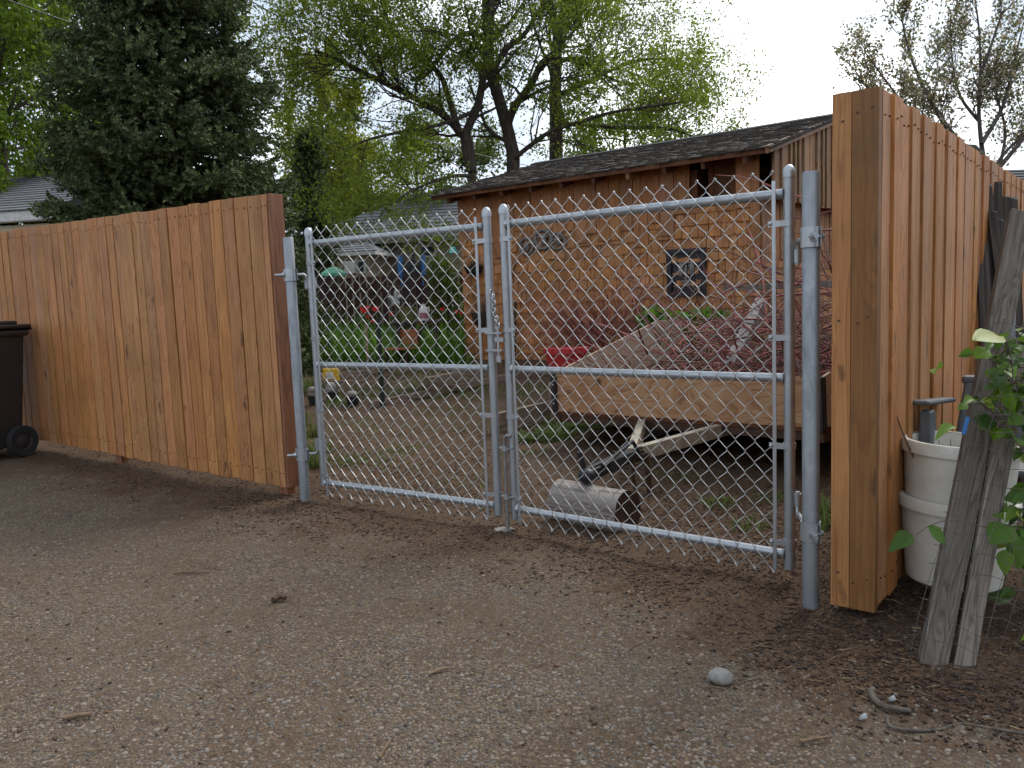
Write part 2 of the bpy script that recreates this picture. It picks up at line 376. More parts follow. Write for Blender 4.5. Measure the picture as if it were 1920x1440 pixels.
M['vine_leaf'] = leafmat('vine_leaf', (.03, .07, .012), (.13, .24, .03), .4, .45, None, (.3, .32, .06))
M['garden_leaf'] = leafmat('garden_leaf', (.05, .12, .02), (.14, .26, .045), .45)
M['grass'] = leafmat('grass_blade', (.06, .1, .02), (.15, .2, .04), .3); M['hay'] = leafmat('dry_grass', (.12, .11, .05), (.26, .24, .12), .2)
M['flower'] = leafmat('red_petal', (.4, .012, .012), (.55, .04, .03), .3)
M['bark_dark'] = bark('dark_bark', (.028, .021, .016), (.085, .066, .05)); M['bark_grey'] = bark('grey_bark', (.06, .05, .042), (.14, .12, .1))

# ground: gravel lane fading into bark-littered soil through the point attribute «soil»
def ground_mat():
    m, nt, b, out = new_mat('gravel_and_soil'); v = objc(nt)
    def cells(sc, vec):
        n = nd(nt, 'ShaderNodeTexVoronoi', Vector=vec, Scale=sc); s = nd(nt, 'ShaderNodeSeparateColor', Color=n.outputs['Color']); return n.outputs['Distance'], s.outputs[0], s.outputs[1]
    d1, a1, h1 = cells(72, v); d2, a2, h2 = cells(135, vmap(nt, v, (1, 1, 1), (0, 0, .7), (3, 1, 0)))
    pal = lambda f: ramp(nt, f, [(0, (.058, .042, .029)), (.3, (.122, .088, .06)), (.6, (.188, .137, .093)), (.85, (.245, .183, .125)), (1, (.3, .24, .172))])
    fines = ramp(nt, noi(nt, v, 190, 2, .7), [(.3, (.026, .019, .013)), (.7, (.125, .093, .066))])
    k1 = math_(nt, 'MULTIPLY', ramp(nt, d1, [(.42, 1.), (.6, 0.)]), ramp(nt, h1, [(.22, 0.), (.28, 1.)]))
    k2 = ramp(nt, d2, [(.42, 1.), (.62, 0.)])
    g = mix(nt, k2, fines, pal(a2)); g = mix(nt, k1, g, pal(a1))
    dust = ramp(nt, noi(nt, v, 1.3, 4, .62), [(.36, .0), (.72, .72)])
    g = mix(nt, dust, g, mix(nt, noi(nt, v, 90, 2), (.102, .074, .05), (.205, .149, .102)))
    patch = ramp(nt, noi(nt, vmap(nt, v, (1, 1, 1), (0, 0, 0), (4, 2, 0)), 1.7, 5, .7), [(.43, 0.), (.58, .8)])
    soilc = ramp(nt, noi(nt, v, 60, 4, .75), [(.3, (.028, .017, .01)), (.5, (.088, .054, .033)), (.72, (.18, .112, .067))])
    chips = nd(nt, 'ShaderNodeSeparateColor', Color=vor(nt, vmap(nt, v, (1, .4, 1), (0, 0, .6)), 150, out='Color')); cs, cs2 = chips.outputs[0], chips.outputs[1]
    soil = mix(nt, ramp(nt, cs, [(.7, 0.), (.78, .8)]), soilc, mix(nt, cs2, (.065, .037, .021), (.17, .1, .058)))
    bare = ramp(nt, noi(nt, vmap(nt, v, loc=(7, 3, 0)), 1.6, 4, .6), [(.5, 0.), (.68, .6)])
    soil = mix(nt, bare, soil, ramp(nt, noi(nt, v, 70, 3, .7), [(.3, (.085, .058, .039)), (.7, (.18, .128, .087))]))
    at_ = nd(nt, 'ShaderNodeAttribute', {'attribute_name': 'soil'}).outputs['Fac']
    f = math_(nt, 'ADD', at_, math_(nt, 'MULTIPLY', math_(nt, 'SUBTRACT', noi(nt, v, 3.4, 5, .7), .5), 2.2))
    f = ramp(nt, f, [(.36, 0.), (.66, 1.)])
    f = math_(nt, 'MAXIMUM', f, math_(nt, 'MULTIPLY', patch, ramp(nt, at_, [(0, .7), (.3, 1.)])))
    setin(nt, b, Base_Color=mix(nt, f, g, soil), Roughness=.92); b.inputs['Specular IOR Level'].default_value = .2
    hs = math_(nt, 'ADD', math_(nt, 'MULTIPLY', math_(nt, 'SUBTRACT', .7, d1), k1), math_(nt, 'MULTIPLY', math_(nt, 'MULTIPLY', math_(nt, 'SUBTRACT', .7, d2), k2), .5))
    hd = math_(nt, 'ADD', noi(nt, v, 60, 4, .75), math_(nt, 'MULTIPLY', cs, .35))
    hm = nt.nodes.new('ShaderNodeMix'); hm.data_type = 'FLOAT'
    for i, s in ((0, f), (2, hs), (3, hd)): nt.links.new(s, hm.inputs[i])
    bump(nt, b, hm.outputs[0], 1., .014)
    return m
M['ground'] = ground_mat()

# ------------------------------------------------------------------ sky and sun
w = bpy.data.worlds.new('World'); scene.world = w; w.use_nodes = True
nt = w.node_tree; nt.nodes.clear()
SUN_EL, SUN_AZ = R(48), R(42)                 # azimuth from +Y towards +X
sky = nt.nodes.new('ShaderNodeTexSky'); sky.sky_type = 'NISHITA'; sky.sun_disc = False
sky.sun_elevation = SUN_EL; sky.sun_rotation = SUN_AZ; sky.dust_density = 2.
tc = nt.nodes.new('ShaderNodeTexCoord').outputs['Generated']
cl = noi(nt, vmap(nt, tc, (1, 1, 2.2), loc=(.4, .1, 0)), 2.3, 7, .58, .3)
cover = ramp(nt, cl, [(.28, .62), (.5, 1.)])
cn = noi(nt, vmap(nt, tc, (1, 1, 2.2), loc=(2.4, 1.3, .5)), 3.2, 6, .55, .4)
glow = nt.nodes.new('ShaderNodeVectorMath'); glow.operation = 'DOT_PRODUCT'; nt.links.new(tc, glow.inputs[0]); glow.inputs[1].default_value = ray(1430, 190).normalized()
cn = math_(nt, 'ADD', cn, ramp(nt, glow.outputs['Value'], [(.93, 0.), (.995, .2)]))
shade = ramp(nt, cn, [(.4, (3.5, 4.2, 5.1)), (.56, (5.2, 5.8, 6.6)), (.66, (8., 8.4, 8.8)), (.76, (11.6, 11.8, 12))])
bg = nd(nt, 'ShaderNodeBackground', Color=mix(nt, cover, sky.outputs[0], shade), Strength=.1)
wo = nt.nodes.new('ShaderNodeOutputWorld'); nt.links.new(bg.outputs[0], wo.inputs[0])
sd = bpy.data.lights.new('sun', 'SUN'); so = link(bpy.data.objects.new('sun', sd)); sd.energy = 1.3; sd.angle = R(22); sd.color = (1, .96, .9)
sv = Vector((math.sin(SUN_AZ) * math.cos(SUN_EL), math.cos(SUN_AZ) * math.cos(SUN_EL), math.sin(SUN_EL)))
so.rotation_euler = sv.to_track_quat('Z', 'Y').to_euler(); so.location = (0, 0, 20)
scene.view_settings.view_transform = 'Standard'; scene.view_settings.look = 'None'
scene.view_settings.exposure = .98; scene.view_settings.gamma = 1.
# ------------------------------------------------------------------ ground sheet
BL = [(-500, 872), (-200, 862), (0, 872), (200, 915), (400, 968), (640, 1010), (800, 1035), (1000, 1062), (1150, 1112), (1300, 1190), (1420, 1262), (1560, 1330), (1750, 1390), (2000, 1460), (2400, 1560)]
bpts = [onz(u, v) for u, v in BL]; bx = [p.x for p in bpts]; by = [p.y for p in bpts]
def axis(lo, hi, step, far, grow=1.35):
    a = list(np.arange(lo, hi + 1e-6, step)); s = step
    while a[-1] < far: s *= grow; a.append(a[-1] + s)
    s = step
    while a[0] > -far: s *= grow; a.insert(0, a[0] - s)
    return np.array(a)
gxs = axis(-7, 6, .06, 400); gys = axis(-1, 11, .06, 400)
GX, GY = np.meshgrid(gxs, gys)
YB = np.interp(GX, bx, by)
soil = np.clip((GY - YB) / .8 + .5, 0, 1)
def smn(s, amp, seed):
    out = np.zeros_like(GX)
    for j in range(GX.shape[0]):
        if abs(gys[j]) > 14: continue
        for i in range(GX.shape[1]):
            if abs(gxs[i]) < 12: out[j, i] = noise.noise((GX[j, i] * s + seed, GY[j, i] * s, seed)) * amp
    return out
BUMP = smn(1.1, .022, 3.3) * 1.0 + smn(4.3, .012, 8.1) * (.35 + soil * .9) + smn(11, .006, 1.7) * soil
S_ = (GX - MID.x) * NRM.x + (GY - MID.y) * NRM.y
t_ = np.clip((S_ - 1.6) / 3.6, 0, 1)
GZ = .32 * t_ * t_ * (3 - 2 * t_) + .012 * np.clip(S_ - 5.2, 0, 30) + BUMP
gm = bpy.data.meshes.new('ground'); ny, nx = GX.shape
V = np.stack([GX, GY, GZ], -1).reshape(-1, 3)
ii = (np.arange(ny - 1)[:, None] * nx + np.arange(nx - 1)[None]).ravel()
ground = np_mesh('ground', V, np.stack([ii, ii + 1, ii + nx + 1, ii + nx], 1), M['ground'], smooth=180)
at_ = ground.data.attributes.new('soil', 'FLOAT', 'POINT'); at_.data.foreach_set('value', soil.astype(np.float32).ravel())
tag(ground, kind='structure')
def gh(x, y):                          # ground height with its bumps
    return gz(x, y) + noise.noise((x * 1.1 + 3.3, y * 1.1, 3.3)) * .022

# ------------------------------------------------------------------ wooden fences
def Mframe(o, x, y=None, z=None):
    x = Vector(x).normalized()
    if z is None: z = Vector((0, 0, 1)); y = z.cross(x).normalized(); z = x.cross(y)
    else: z = Vector(z).normalized(); y = z.cross(x).normalized()
    o = Vector(o)
    return Matrix(((x.x, y.x, z.x, o.x), (x.y, y.y, z.y, o.y), (x.z, y.z, z.z, o.z), (0, 0, 0, 1)))
def fence_panel(L, zb0, zb1, zt0, zt1, wmin, wmax, proud, thick=.018):
    """vertical boards along local X with their faces on local -Y"""
    mb = MB(); x = 0.; k = 0; nails = MB()
    while x < L:
        wd = random.uniform(wmin, wmax); x1 = min(x + wd, L); a0 = x / L; a1 = x1 / L
        j = random.uniform(-.004, .004); o = random.uniform(0, .006) + (proud if k % 2 else 0)
        zb = [zb0 + (zb1 - zb0) * a + random.uniform(-.006, .006) for a in (a0, a1)]; zt = [zt0 + (zt1 - zt0) * a + j for a in (a0, a1)]
        g = random.uniform(.0028, .006)
        tw = random.uniform(-.003, .003)
        b = [(x + g, -o - tw, zb[0]), (x1 - g, -o + tw, zb[1]), (x1 - g, -o + thick, zb[1]), (x + g, -o + thick, zb[0])]
        t = [(x + g, -o + tw, zt[0]), (x1 - g, -o - tw, zt[1]), (x1 - g, -o + thick, zt[1]), (x + g, -o + thick, zt[0])]
        mb.hexa(b, t)
        for h in (.06, .95):
            for dx in (.25, .75):
                zz = zb[0] + (zt[0] - zb[0]) * h if h != .06 else zb[0] + .09
                if h == .95: zz = zt[0] - .07
                nails.box((x + (x1 - x) * dx, -o - .0015, zz + random.uniform(-.01, .01)), (.0058, .006, .0058))
        x = x1; k += 1
    return mb, nails
# left fence: from its end beside the gate back to beyond the left border
A = onz(538, 913, .06); B = at(0, 600, 7.0)
dl = Vector((B.x - A.x, B.y - A.y, 0)); L0 = dl.length; dl.normalize()
Lx = L0 + 1.6
ztA = zat(363, 503, A); ztB = 1.83; zbA = .055; zbB = .11
def ext(a, b): return a + (b - a) * Lx / L0
# local x runs from the far left end towards the gate so that the faces look at the lane
o = Vector((A.x, A.y, 0)) + dl * Lx
fl = thing('wooden_fence', 'golden brown board fence with the dark bin in front, ending at the hinge side of the smaller looking gate leaf', 'fence', M=Mframe(o, -dl))
fl['label'] = 'new cedar board fence running behind the dark wheeled bin'
mb, nails = fence_panel(Lx, ext(zbA, zbB), zbA, ext(ztA, ztB), ztA, .1, .142, .0)
mb.build('board_panel', M['cedar'], fl, 0, .0015, world=False); tag(nails.build('nails', M['rust'], fl, 0, world=False), kind='stuff')
EW = .095
mb = MB(); mb.box((Lx + .0105, EW / 2 + .0, (zbA + ztA) / 2), (.019, EW + .002, ztA - zbA + .0)); mb.build('end_board', M['cedar_red'], fl, 0, .002, world=False)
mb = MB(); mb.box((Lx / 2 - .005, EW - .008, (zbA + 1.8) / 2), (Lx - .02, .016, 1.66)); mb.build('back_panel', M['cedar'], fl, 0, world=False)
for zz in (.35, 1.0, 1.6):
    mb = MB(); mb.box((Lx / 2 - .01, .052, zz), (Lx - .03, .06, .09)); mb.build('rail', M['cedar_post'], fl, 0, world=False)
for xx in (Lx - .07, Lx - 2.0, Lx - 3.9):
    mb = MB(); mb.box((xx, .052, .42), (.088, .056, 1.2)); mb.build('post', M['cedar_red'], fl, 0, .003, world=False)

# right fence
A2 = onz(1645, 1135, .045); E2 = onz(1562, 1126, .045)
d2 = Vector((.62, .785, 0)).normalized(); L2 = 8.5
ew = Vector((E2.x - A2.x, E2.y - A2.y, 0)); EW2 = ew.length
zt2 = zat(166, 1640, A2); 
fr = thing('wooden_fence', 'tall cedar board fence rising behind the white buckets and grey chair', 'fence', M=Mframe((A2.x, A2.y, 0), d2))
mb, nails = fence_panel(L2, .045, .09, zt2, zt2 + .01, .085, .135, .006)
mb.build('board_panel', M['cedar'], fr, 0, .0015, world=False); tag(nails.build('nails', M['rust'], fr, 0, world=False), kind='stuff')
# end face: two boards side by side closing the panel towards the lane (local -X)
for (y0, y1, dx, mt) in ((.0, .0815, -.036, 'cedar_post'), (.084, EW2 + .004, -.034, 'cedar')):
    mb = MB(); n = 40; pts = []
    # slightly wavy face like rough sawn timber
    vs = []; fs = []
    for i in range(n + 1):
        z = .03 + (zt2 - .03) * i / n
        for k in range(5):
            y = y0 + (y1 - y0) * k / 4
            wv = noise.noise((z * 3.1, y * 14, 2.2 if mt == 'cedar' else 7.1)) * (.004 if mt == 'cedar_post' else .0025)
            vs.append((dx + wv if 0 < k < 4 else dx + .0015, y, z))
    for i in range(n):
        for k in range(4): a = i * 5 + k; fs.append((a, a + 5, a + 6, a + 1))
    q = len(vs)
    for i in range(n + 1):
        z = .03 + (zt2 - .03) * i / n; vs += [(-.001, y0, z), (-.001, y1, z)]
    for i in range(n):
        a = i * 5; c = q + 2 * i; fs += [(a, c, c + 2, a + 5), (a + 4, a + 9, c + 3, c + 1)]
    fs.append((n * 5, q + 2 * n, q + 2 * n + 1, n * 5 + 4, n * 5 + 3, n * 5 + 2, n * 5 + 1)); fs.append((0, 1, 2, 3, 4, q + 1, q))
    mb.add(vs, fs); mb.build('end_board', M[mt], fr, 60, world=False)
mb = MB()
for (yy, zz) in ((.02, zt2 - .06), (.065, zt2 - .07), (.11, zt2 - .09), (.03, 1.02), (.06, 1.0), (.12, 1.01), (.025, .14), (.07, .12), (.12, .15)): mb = MB(); mb.box((-.0368, yy, zz), (.004, .006, .006)); mb.build('nail_head', M['rust'], fr, 0, world=False)
mb = MB(); mb.box((L2 / 2, EW2 - .01, .9), (L2 - .01, .018, 1.7)); mb.build('back_panel', M['cedar'], fr, 0, world=False)
for zz in (.35, 1.0, 1.6):
    mb = MB(); mb.box((L2 / 2, .075, zz), (L2 - .04, .085, .04)); mb.build('rail', M['cedar_post'], fr, 0, world=False)
for xx in (.09, 2.4, 4.8):
    mb = MB(); mb.box((xx, .072, .35), (.088, .088, 1.0)); mb.build('post', M['cedar_red'], fr, 0, .003, world=False)

# ------------------------------------------------------------------ metal gate posts
def clampM(p, z, ang): return Matrix.Translation(Vector((p.x, p.y, z))) @ Matrix.Rotation(ang, 4, 'Z')
def gate_post(base, top_uv, r, label, clamps, away, open_top):
    z1 = zat(top_uv[1], top_uv[0], base)
    t = thing('gate_post', label, 'post', (base.x, base.y, 0))
    mb = MB(); mb.lathe([(r, -.12), (r, z1 - .004), (r - .003, z1), (r - .005, z1), (r - .006, z1 - .03)], 28, Matrix.Translation((base.x, base.y, 0)))
    if not open_top: mb.lathe([(0.0005, z1 - .012), (r - .004, z1 - .01)], 28, Matrix.Translation((base.x, base.y, 0)))
    mb.build('post_pipe', M['galv_post'], t, 40)
    a = math.atan2(away.y, away.x)
    for z in clamps:
        mb = MB(); Mx = clampM(base, z, a)
        mb.lathe([(r + .001, -.034), (r + .005, -.034), (r + .005, .034), (r + .001, .034)], 28, Mx)
        for sx in (-1, 1):
            for s in (-1, 1):                                   # ears of the two clamp halves
                c = Mx @ Vector((sx * (r + .008), s * .0065, 0)); mb.box(c, (.02, .005, .066), Mx.to_3x3())
        cl = mb.build('hinge_clamp', M['fitting'], t, 40)
        b = MB(); c0 = Mx @ Vector((-(r + .012), -.014, 0)); c1 = Mx @ Vector((-(r + .012), .016, 0)); b.tube([c0, c1], .005, 8)
        b.tube([c0 + (c0 - c1) * .2, c0], .0095, 6); b.build('bolt', M['fitting'], cl, 40)
    return t, z1
PL = onz(573, 940, 0.); PR = onz(1520, 1135, 0.)
LH = onz(608, 906, .10); LF = onz(935, 965, .06); RF = onz(966, 970, .06); RH = onz(1481, 1066, .05)
for p in (LH, LF, RF, RH): p.z = 0
dL = (LF - LH).normalized(); dR = (RH - RF).normalized()
zcl = [zat(515, 556, PL), zat(852, 568, PL)]; zcr = [zat(445, 1517, PR), zat(995, 1518, PR)]
gate_post(PL, (545, 445), .0288, 'grey steel post beside the reddish end of the bin-side wooden fence', zcl, Vector((dL.x, dL.y, 0)), True)
gate_post(PR, (1517, 322), .0292, 'grey steel post with worn open top beside the end of the tall fence', zcr, Vector((-.25, 1, 0)), True)

# ------------------------------------------------------------------ chain link leaves
def leaf(label, H, F, zH, zF, hinge_left, post, hz):
    """H hinge upright plan point, F free upright; zH, zF = (bottom, top) of the uprights"""
    d = (F - H); L = d.length; d.normalize()
    # local frame: X from the left upright to the right one, -Y faces the lane
    left, right = (H, F) if hinge_left else (F, H)
    zl, zr = (zH, zF) if hinge_left else (zF, zH)
    T = thing('chain_link_gate', label, 'gate', M=Mframe((left.x, left.y, 0), right - left))
    rU, rR = .0206, .0172
    for x, zz in ((0, zl), (L, zr)):
        mb = MB(); mb.lathe([(rU, zz[0]), (rU, zz[1] - .012)], 24, Matrix.Translation((x, 0, 0)))
        mb.lathe([(rU - .003, zz[0] + .002), (rU, zz[0])], 24, Matrix.Translation((x, 0, 0)))
        u = mb.build('upright', M['galv'], T, 40, world=False)
        mb = MB(); zc = zz[1] - .03
        mb.lathe([(rU + .0005, zc - .012), (rU + .003, zc - .012), (rU + .003, zc + .008), (rU * 1.06, zc + .016), (rU * .82, zc + .026), (rU * .45, zc + .033), (0.0008, zc + .036)], 24, Matrix.Translation((x, 0, 0)))
        mb.build('cap', M['fitting'], u, 60, world=False)
    for z, nm in ((1.468, 'top_rail'), (.787, 'middle_rail'), (.105, 'bottom_rail')):
        mb = MB(); dz = random.uniform(-.003, .003)
        mb.tube([(rU - .004, 0, z), (L / 2, 0, z + dz), (L - rU + .004, 0, z)], rR if nm != 'top_rail' else rR + .0015, 20)
        for x, s in ((rU - .003, 1), (L - rU + .003, -1)):       # weld beads
            mb.tube([(x, 0, z), (x + s * .011, 0, z)], [rR + .006, rR + .0015], 20)
        mb.build(nm, M['galv'], T, 50, world=False)
    # woven fabric: interlocked zigzag wires
    x0, x1 = .052, L - .052; nw = round((x1 - x0) / .0383); wd = (x1 - x0) / nw
    zb, zt = .035, 1.552; nd_ = 18; hz_ = (zt - zb) / nd_
    yf = -(rR + .0075); wr = .00175
    mb = MB()
    for i in range(-1, nw):
        xa = x0 + wd * i + wd / 2; pts = []
        rows = range(0, 2 * nd_ + 1)
        for k in rows:
            side = 1 if (k + i) % 2 == 0 else -1
            z = zb + hz_ * k / 2; xx = xa + side * (wd / 2 + .0012)
            if i == -1: xx = max(xx, x0 - .004)
            if i == nw - 1: xx = min(xx, x1 + .004)
            jx = .0016 * noise.noise((i * 3.1, k * .7, 5.)) + .006 * noise.noise((i * .35, k * .22, 9.)); jz = .0016 * noise.noise((i * 2.1, k * .9, 1.))
            yy = yf + .004 * noise.noise((i * .4, k * .4, 2.2))
            if k > 0: pts.append((xx - side * .0065 + jx, yy + .0026, z - .0095 + jz))
            pts.append((xx + jx, yy + .0, z + jz))
            if k < 2 * nd_: pts.append((xx - side * .0065 + jx, yy - .0026, z + .0095 + jz))
        mb.tube(pts, wr, 5)
    # knuckled ends: neighbouring wires are folded round each other above and below the rails
    for i in range(nw):
        for zz, s in ((zt, 1), (zb, -1)):
            k = 2 * nd_ if s > 0 else 0
            side = 1 if (k + i) % 2 == 0 else -1
            if side < 0: continue
            xx = x0 + wd * i + wd / 2 + side * wd / 2
            mb.tube([(xx - side * .008, yf, zz - s * .008), (xx, yf - .003, zz + s * .003), (xx + side * .004, yf + .002, zz - s * .002), (xx - side * .003, yf + .004, zz - s * .008)], wr, 5)
    mb.build('chain_link_fabric', M['wire'], T, 60, world=False)
    for x, sgn in ((x0 - .004, -1), (x1 + .004, 1)):
        mb = MB(); mb.box((x, yf - .001, .78), (.0145, .004, 1.47)); mb.build('tension_bar', M['fitting'], T, 0, .001, world=False)
        xu = 0 if sgn < 0 else L
        for z in (1.40, .975, .56, .165) if (sgn > 0) == hinge_left else (1.36, .94, .53, .155):
            mb = MB(); Mx = Matrix.Translation((xu, 0, z))
            mb.lathe([(rU + .0005, -.011), (rU + .003, -.011), (rU + .003, .011), (rU + .0005, .011)], 20, Mx)
            xe = x - sgn * .02
            mb.hexa([(xu, -rU - .003, z - .011), (xu, -rU, z - .011), (xe, yf - .002, z - .011), (xe, yf - .0055, z - .011)][::-1],
                    [(xu, -rU - .003, z + .011), (xu, -rU, z + .011), (xe, yf - .002, z + .011), (xe, yf - .0055, z + .011)][::-1])
            bnd = mb.build('tension_band', M['fitting'], T, 40, world=False)
            b = MB(); b.sphere((xe + sgn * .008, yf - .007, z), (.0075, .006, .0075), 10, 6); b.build('bolt', M['fitting'], bnd, 60, world=False)
    # hinge pins: an L of round rod from the post clamp into a strap welded on the upright
    inv = MW[T.name].inverted(); pl = inv @ Vector((post.x, post.y, 0))
    xu = 0 if hinge_left else L; sg = -1 if hinge_left else 1
    for z, up in ((hz[0], -1), (hz[1], 1)):
        mb = MB(); xm = xu + sg * (rU + .012); ym = -.006
        pc = Vector((pl.x, pl.y, z)); pe = Vector((xm, ym, z)); dd = (pe - pc).normalized()
        mb.tube([pc - dd * .085, pc + dd * .03, pe - dd * .012, pe + Vector((0, 0, up * .012)), pe + Vector((0, 0, up * .085))], .0085, 12)
        mb.tube([pc - dd * .035, pc - dd * .047], .016, 6)
        mb.tube([pe + Vector((0, 0, up * .03)), pe + Vector((0, 0, up * .078))], .0135, 14)
        hp = mb.build('hinge_pin', M['galv'], T, 40, world=False)
        if hinge_left:
            b = MB(); Mx = Matrix.Translation((xu, 0, z + up * .05)); b.lathe([(rU + .001, -.03), (rU + .005, -.03), (rU + .005, .03), (rU + .001, .03)], 20, Mx)
            b.box((xu + .032, -.004, z + up * .05), (.02, .012, .06)); b.build('hinge_strap', M['fitting'], hp, 40, world=False)
    return T, L
GL, LL = leaf('chain link gate leaf hung on the post at the bin-side fence', LH, LF, (.09, zat(428, 580, LH)), (.06, zat(390, 915, LF)), True, PL, zcl)
GR, LR = leaf('chain link gate leaf with the drop rod, in front of the trailer', RH, RF, (.05, zat(311, 1478, RH)), (.055, zat(384, 949, RF)), False, PR, zcr)
# drop rod on the right leaf, at its free (left) upright
zr0 = zat(992, 950, RF); cz = zat(828, 945, RF)
mb = MB(); mb.tube([(.018, -.03, cz + .03), (-.006, -.034, cz + .034), (-.02, -.034, cz + .02), (-.022, -.034, cz - .01), (-.02, -.034, zr0 - .06)], .0085, 10)
dr = mb.build('drop_rod', M['rod'], GR, 50, world=False)
for z in (cz - .03, zat(930, 950, RF)):
    mb = MB(); mb.box((-.018, -.018, z), (.07, .045, .006)); mb.lathe([(.012, -.012), (.0155, -.012), (.0155, .012), (.012, .012)], 14, Matrix.Translation((-.02, -.034, z))); mb.build('rod_guide', M['fitting'], dr, 40, world=False)
# fork latch on the left leaf, closing against the right leaf
zf = [zat(v, 925, LF) for v in (624, 636, 656)]
inv = MW[GL.name]
mb = MB()
for z, ln in ((zf[0], .095), (zf[2], .095), (zf[1], .08)):
    if ln == .08: mb.box((LL + .066, -.03, z), (.05, .007, .02))
    else: mb.bar((LL - .012, -.027, z), (LL + ln - .012, -.029, z), .018, .008)
mb.tube([(LL + .06, -.03, zf[0] + .035), (LL + .06, -.03, zf[2] - .035)], .0065, 10)
mb.box((LL + .062, -.031, zf[2] - .042), (.024, .008, .03))
mb.build('fork_latch', M['fitting'], GL, 40, world=False)
# chain hanging from the left leaf down to the latch eye
ch = MB(); top = Vector((LL + .023, -.022, zat(545, 930, LF))); bot = Vector((LL + .062, -.034, zf[0] + .045)); n = 9
for i in range(n):
    p = top.lerp(bot, (i + .5) / n); p.x += .006 * math.sin(i * .9); dv = (bot - top).normalized(); ax = Vector((1, 0, 0)) if i % 2 else Vector((0, 1, 0))
    ax = (ax - dv * ax.dot(dv)).normalized(); h = (bot - top).length / n * .74; pts = []
    for k in range(14):
        a = 2 * math.pi * k / 14; pts.append(p + dv * (math.cos(a) * h) + ax * (math.sin(a) * .0105))
    ch.tube(pts, .0028, 6, closed=True)
pts = [bot + Vector((.013 * math.cos(a), 0, -.012 + .013 * math.sin(a))) for a in np.linspace(0, 2 * math.pi, 14)[:-1]]; ch.tube(pts, .0033, 6, closed=True)
ch.v = [inv @ v for v in ch.v]
c_ = ch.build('latch_chain', M['fitting'], None, 60, origin=(LF.x, LF.y, 1.0)); tag(c_, 'short steel chain hanging at the latch between the gate leaves', 'chain')
# concrete spot where the drop rod meets the soil
p = onz(946, 995); mb = MB()
mb.sphere((p.x, p.y, gh(p.x, p.y) + .001), (.045, .038, .009), 18, 6, .35); tag(mb.build('concrete_patch', M['stone'], None, 60, origin=(p.x, p.y, 0)), 'small pale concrete patch under the gate drop rod', 'patch')
# ------------------------------------------------------------------ shed
S0 = at(872, 600, 11.0); S1 = at(1427, 600, 8.46)
zbs = .30; dS = Vector((S1.x - S0.x, S1.y - S0.y, 0)); LS = dS.length; MS = Mframe((S0.x, S0.y, 0), dS)
ZE = 2.54                                            # underside of the eave at the wall
RD = 2.0; ZR = 3.11; OV = .34                        # ridge distance, ridge height, front overhang
ZFE = 2.47                                     # roof plane at the eave edge
pitch = (ZR - (ZFE + .0)) / (RD + OV)
shed = thing('shed', 'brown wooden garden shed with shingled wall and dark shake roof', 'shed', M=MS)
def roofz(y): return ZR - pitch * abs(RD - y)
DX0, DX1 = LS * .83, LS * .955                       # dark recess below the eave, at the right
# core walls
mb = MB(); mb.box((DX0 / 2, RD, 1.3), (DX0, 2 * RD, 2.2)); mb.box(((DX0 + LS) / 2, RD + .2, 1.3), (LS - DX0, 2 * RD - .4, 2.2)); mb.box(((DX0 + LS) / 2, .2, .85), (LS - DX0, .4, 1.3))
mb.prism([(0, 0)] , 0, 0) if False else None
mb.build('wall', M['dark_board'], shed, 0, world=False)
g = MB()
for x in (.004, LS - .004):
    g.add([(x, 0, 2.3), (x, 2 * RD, 2.3), (x, RD, ZR - .05)], [(0, 1, 2)])
g.build('gable_lining', M['dark_board'], shed, 0, world=False)
# vertical boards under the eave on the front with ragged lower ends
mb = MB(); x = -.01; k = 0
while x < LS:
    wd = random.uniform(.13, .2); x1 = min(x + wd, LS + .005)
    if DX0 < (x + x1) / 2 < DX1: x = x1; continue
    zl = 1.83 + random.choice([-.2, -.1, 0, .05, .1, .12]) * (1 if x > LS * .1 else .6); 
    if x > LS * .95: zl = 1.55
    o_ = .022 + random.uniform(0, .012)
    mb.box(((x + x1) / 2, -o_ / 2 - .012, (zl + roofz(0) - .06) / 2), (x1 - x - random.uniform(.003, .009), o_, roofz(0) - .06 - zl), Matrix.Rotation(random.uniform(-.006, .006), 3, 'Y')); x = x1; k += 1
mb.build('upper_boards', M['shed_board'], shed, 0, .002, world=False)
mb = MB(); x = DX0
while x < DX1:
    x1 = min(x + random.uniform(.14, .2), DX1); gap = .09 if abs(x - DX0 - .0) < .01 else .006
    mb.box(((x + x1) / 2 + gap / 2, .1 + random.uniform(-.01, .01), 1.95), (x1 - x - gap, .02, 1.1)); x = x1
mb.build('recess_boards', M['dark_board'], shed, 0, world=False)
def shingles(mb, x0, x1, z0, z1, y, course, axis=0, top=None):
    z = z0; n = 0
    while z < z1:
        x = x0 - random.uniform(0, .1)
        while x < x1:
            wd = random.uniform(.07, .17); a, b = max(x, x0), min(x + wd, x1)
            if b - a > .02:
                j = random.uniform(-.007, .007); zt = min(z + course * 1.45, z1 + .04); tb = random.uniform(.02, .032); g = .0035
                if top is None or z + j < top((a + b) / 2):
                    q = [(a + g, -tb, z + j), (b - g, -tb + random.uniform(-.004, .004), z + j), (b - g, 0.002, z + j), (a + g, .002, z + j)]
                    t = [(a + g, -.004, zt), (b - g, -.004, zt), (b - g, .004, zt), (a + g, .004, zt)]
                    if axis == 0: f = lambda p: (p[0], p[1] + y, p[2])
                    else: f = lambda p: (y - p[1], p[0], p[2])
                    mb.hexa([f(p) for p in q], [f(p) for p in t])
            x += wd
        z += course; n += 1
mb = MB(); shingles(mb, 0, LS, zbs - .02, 1.98, -.002, .128); mb.build('shingle_siding', M['shingle'], shed, 0, world=False)
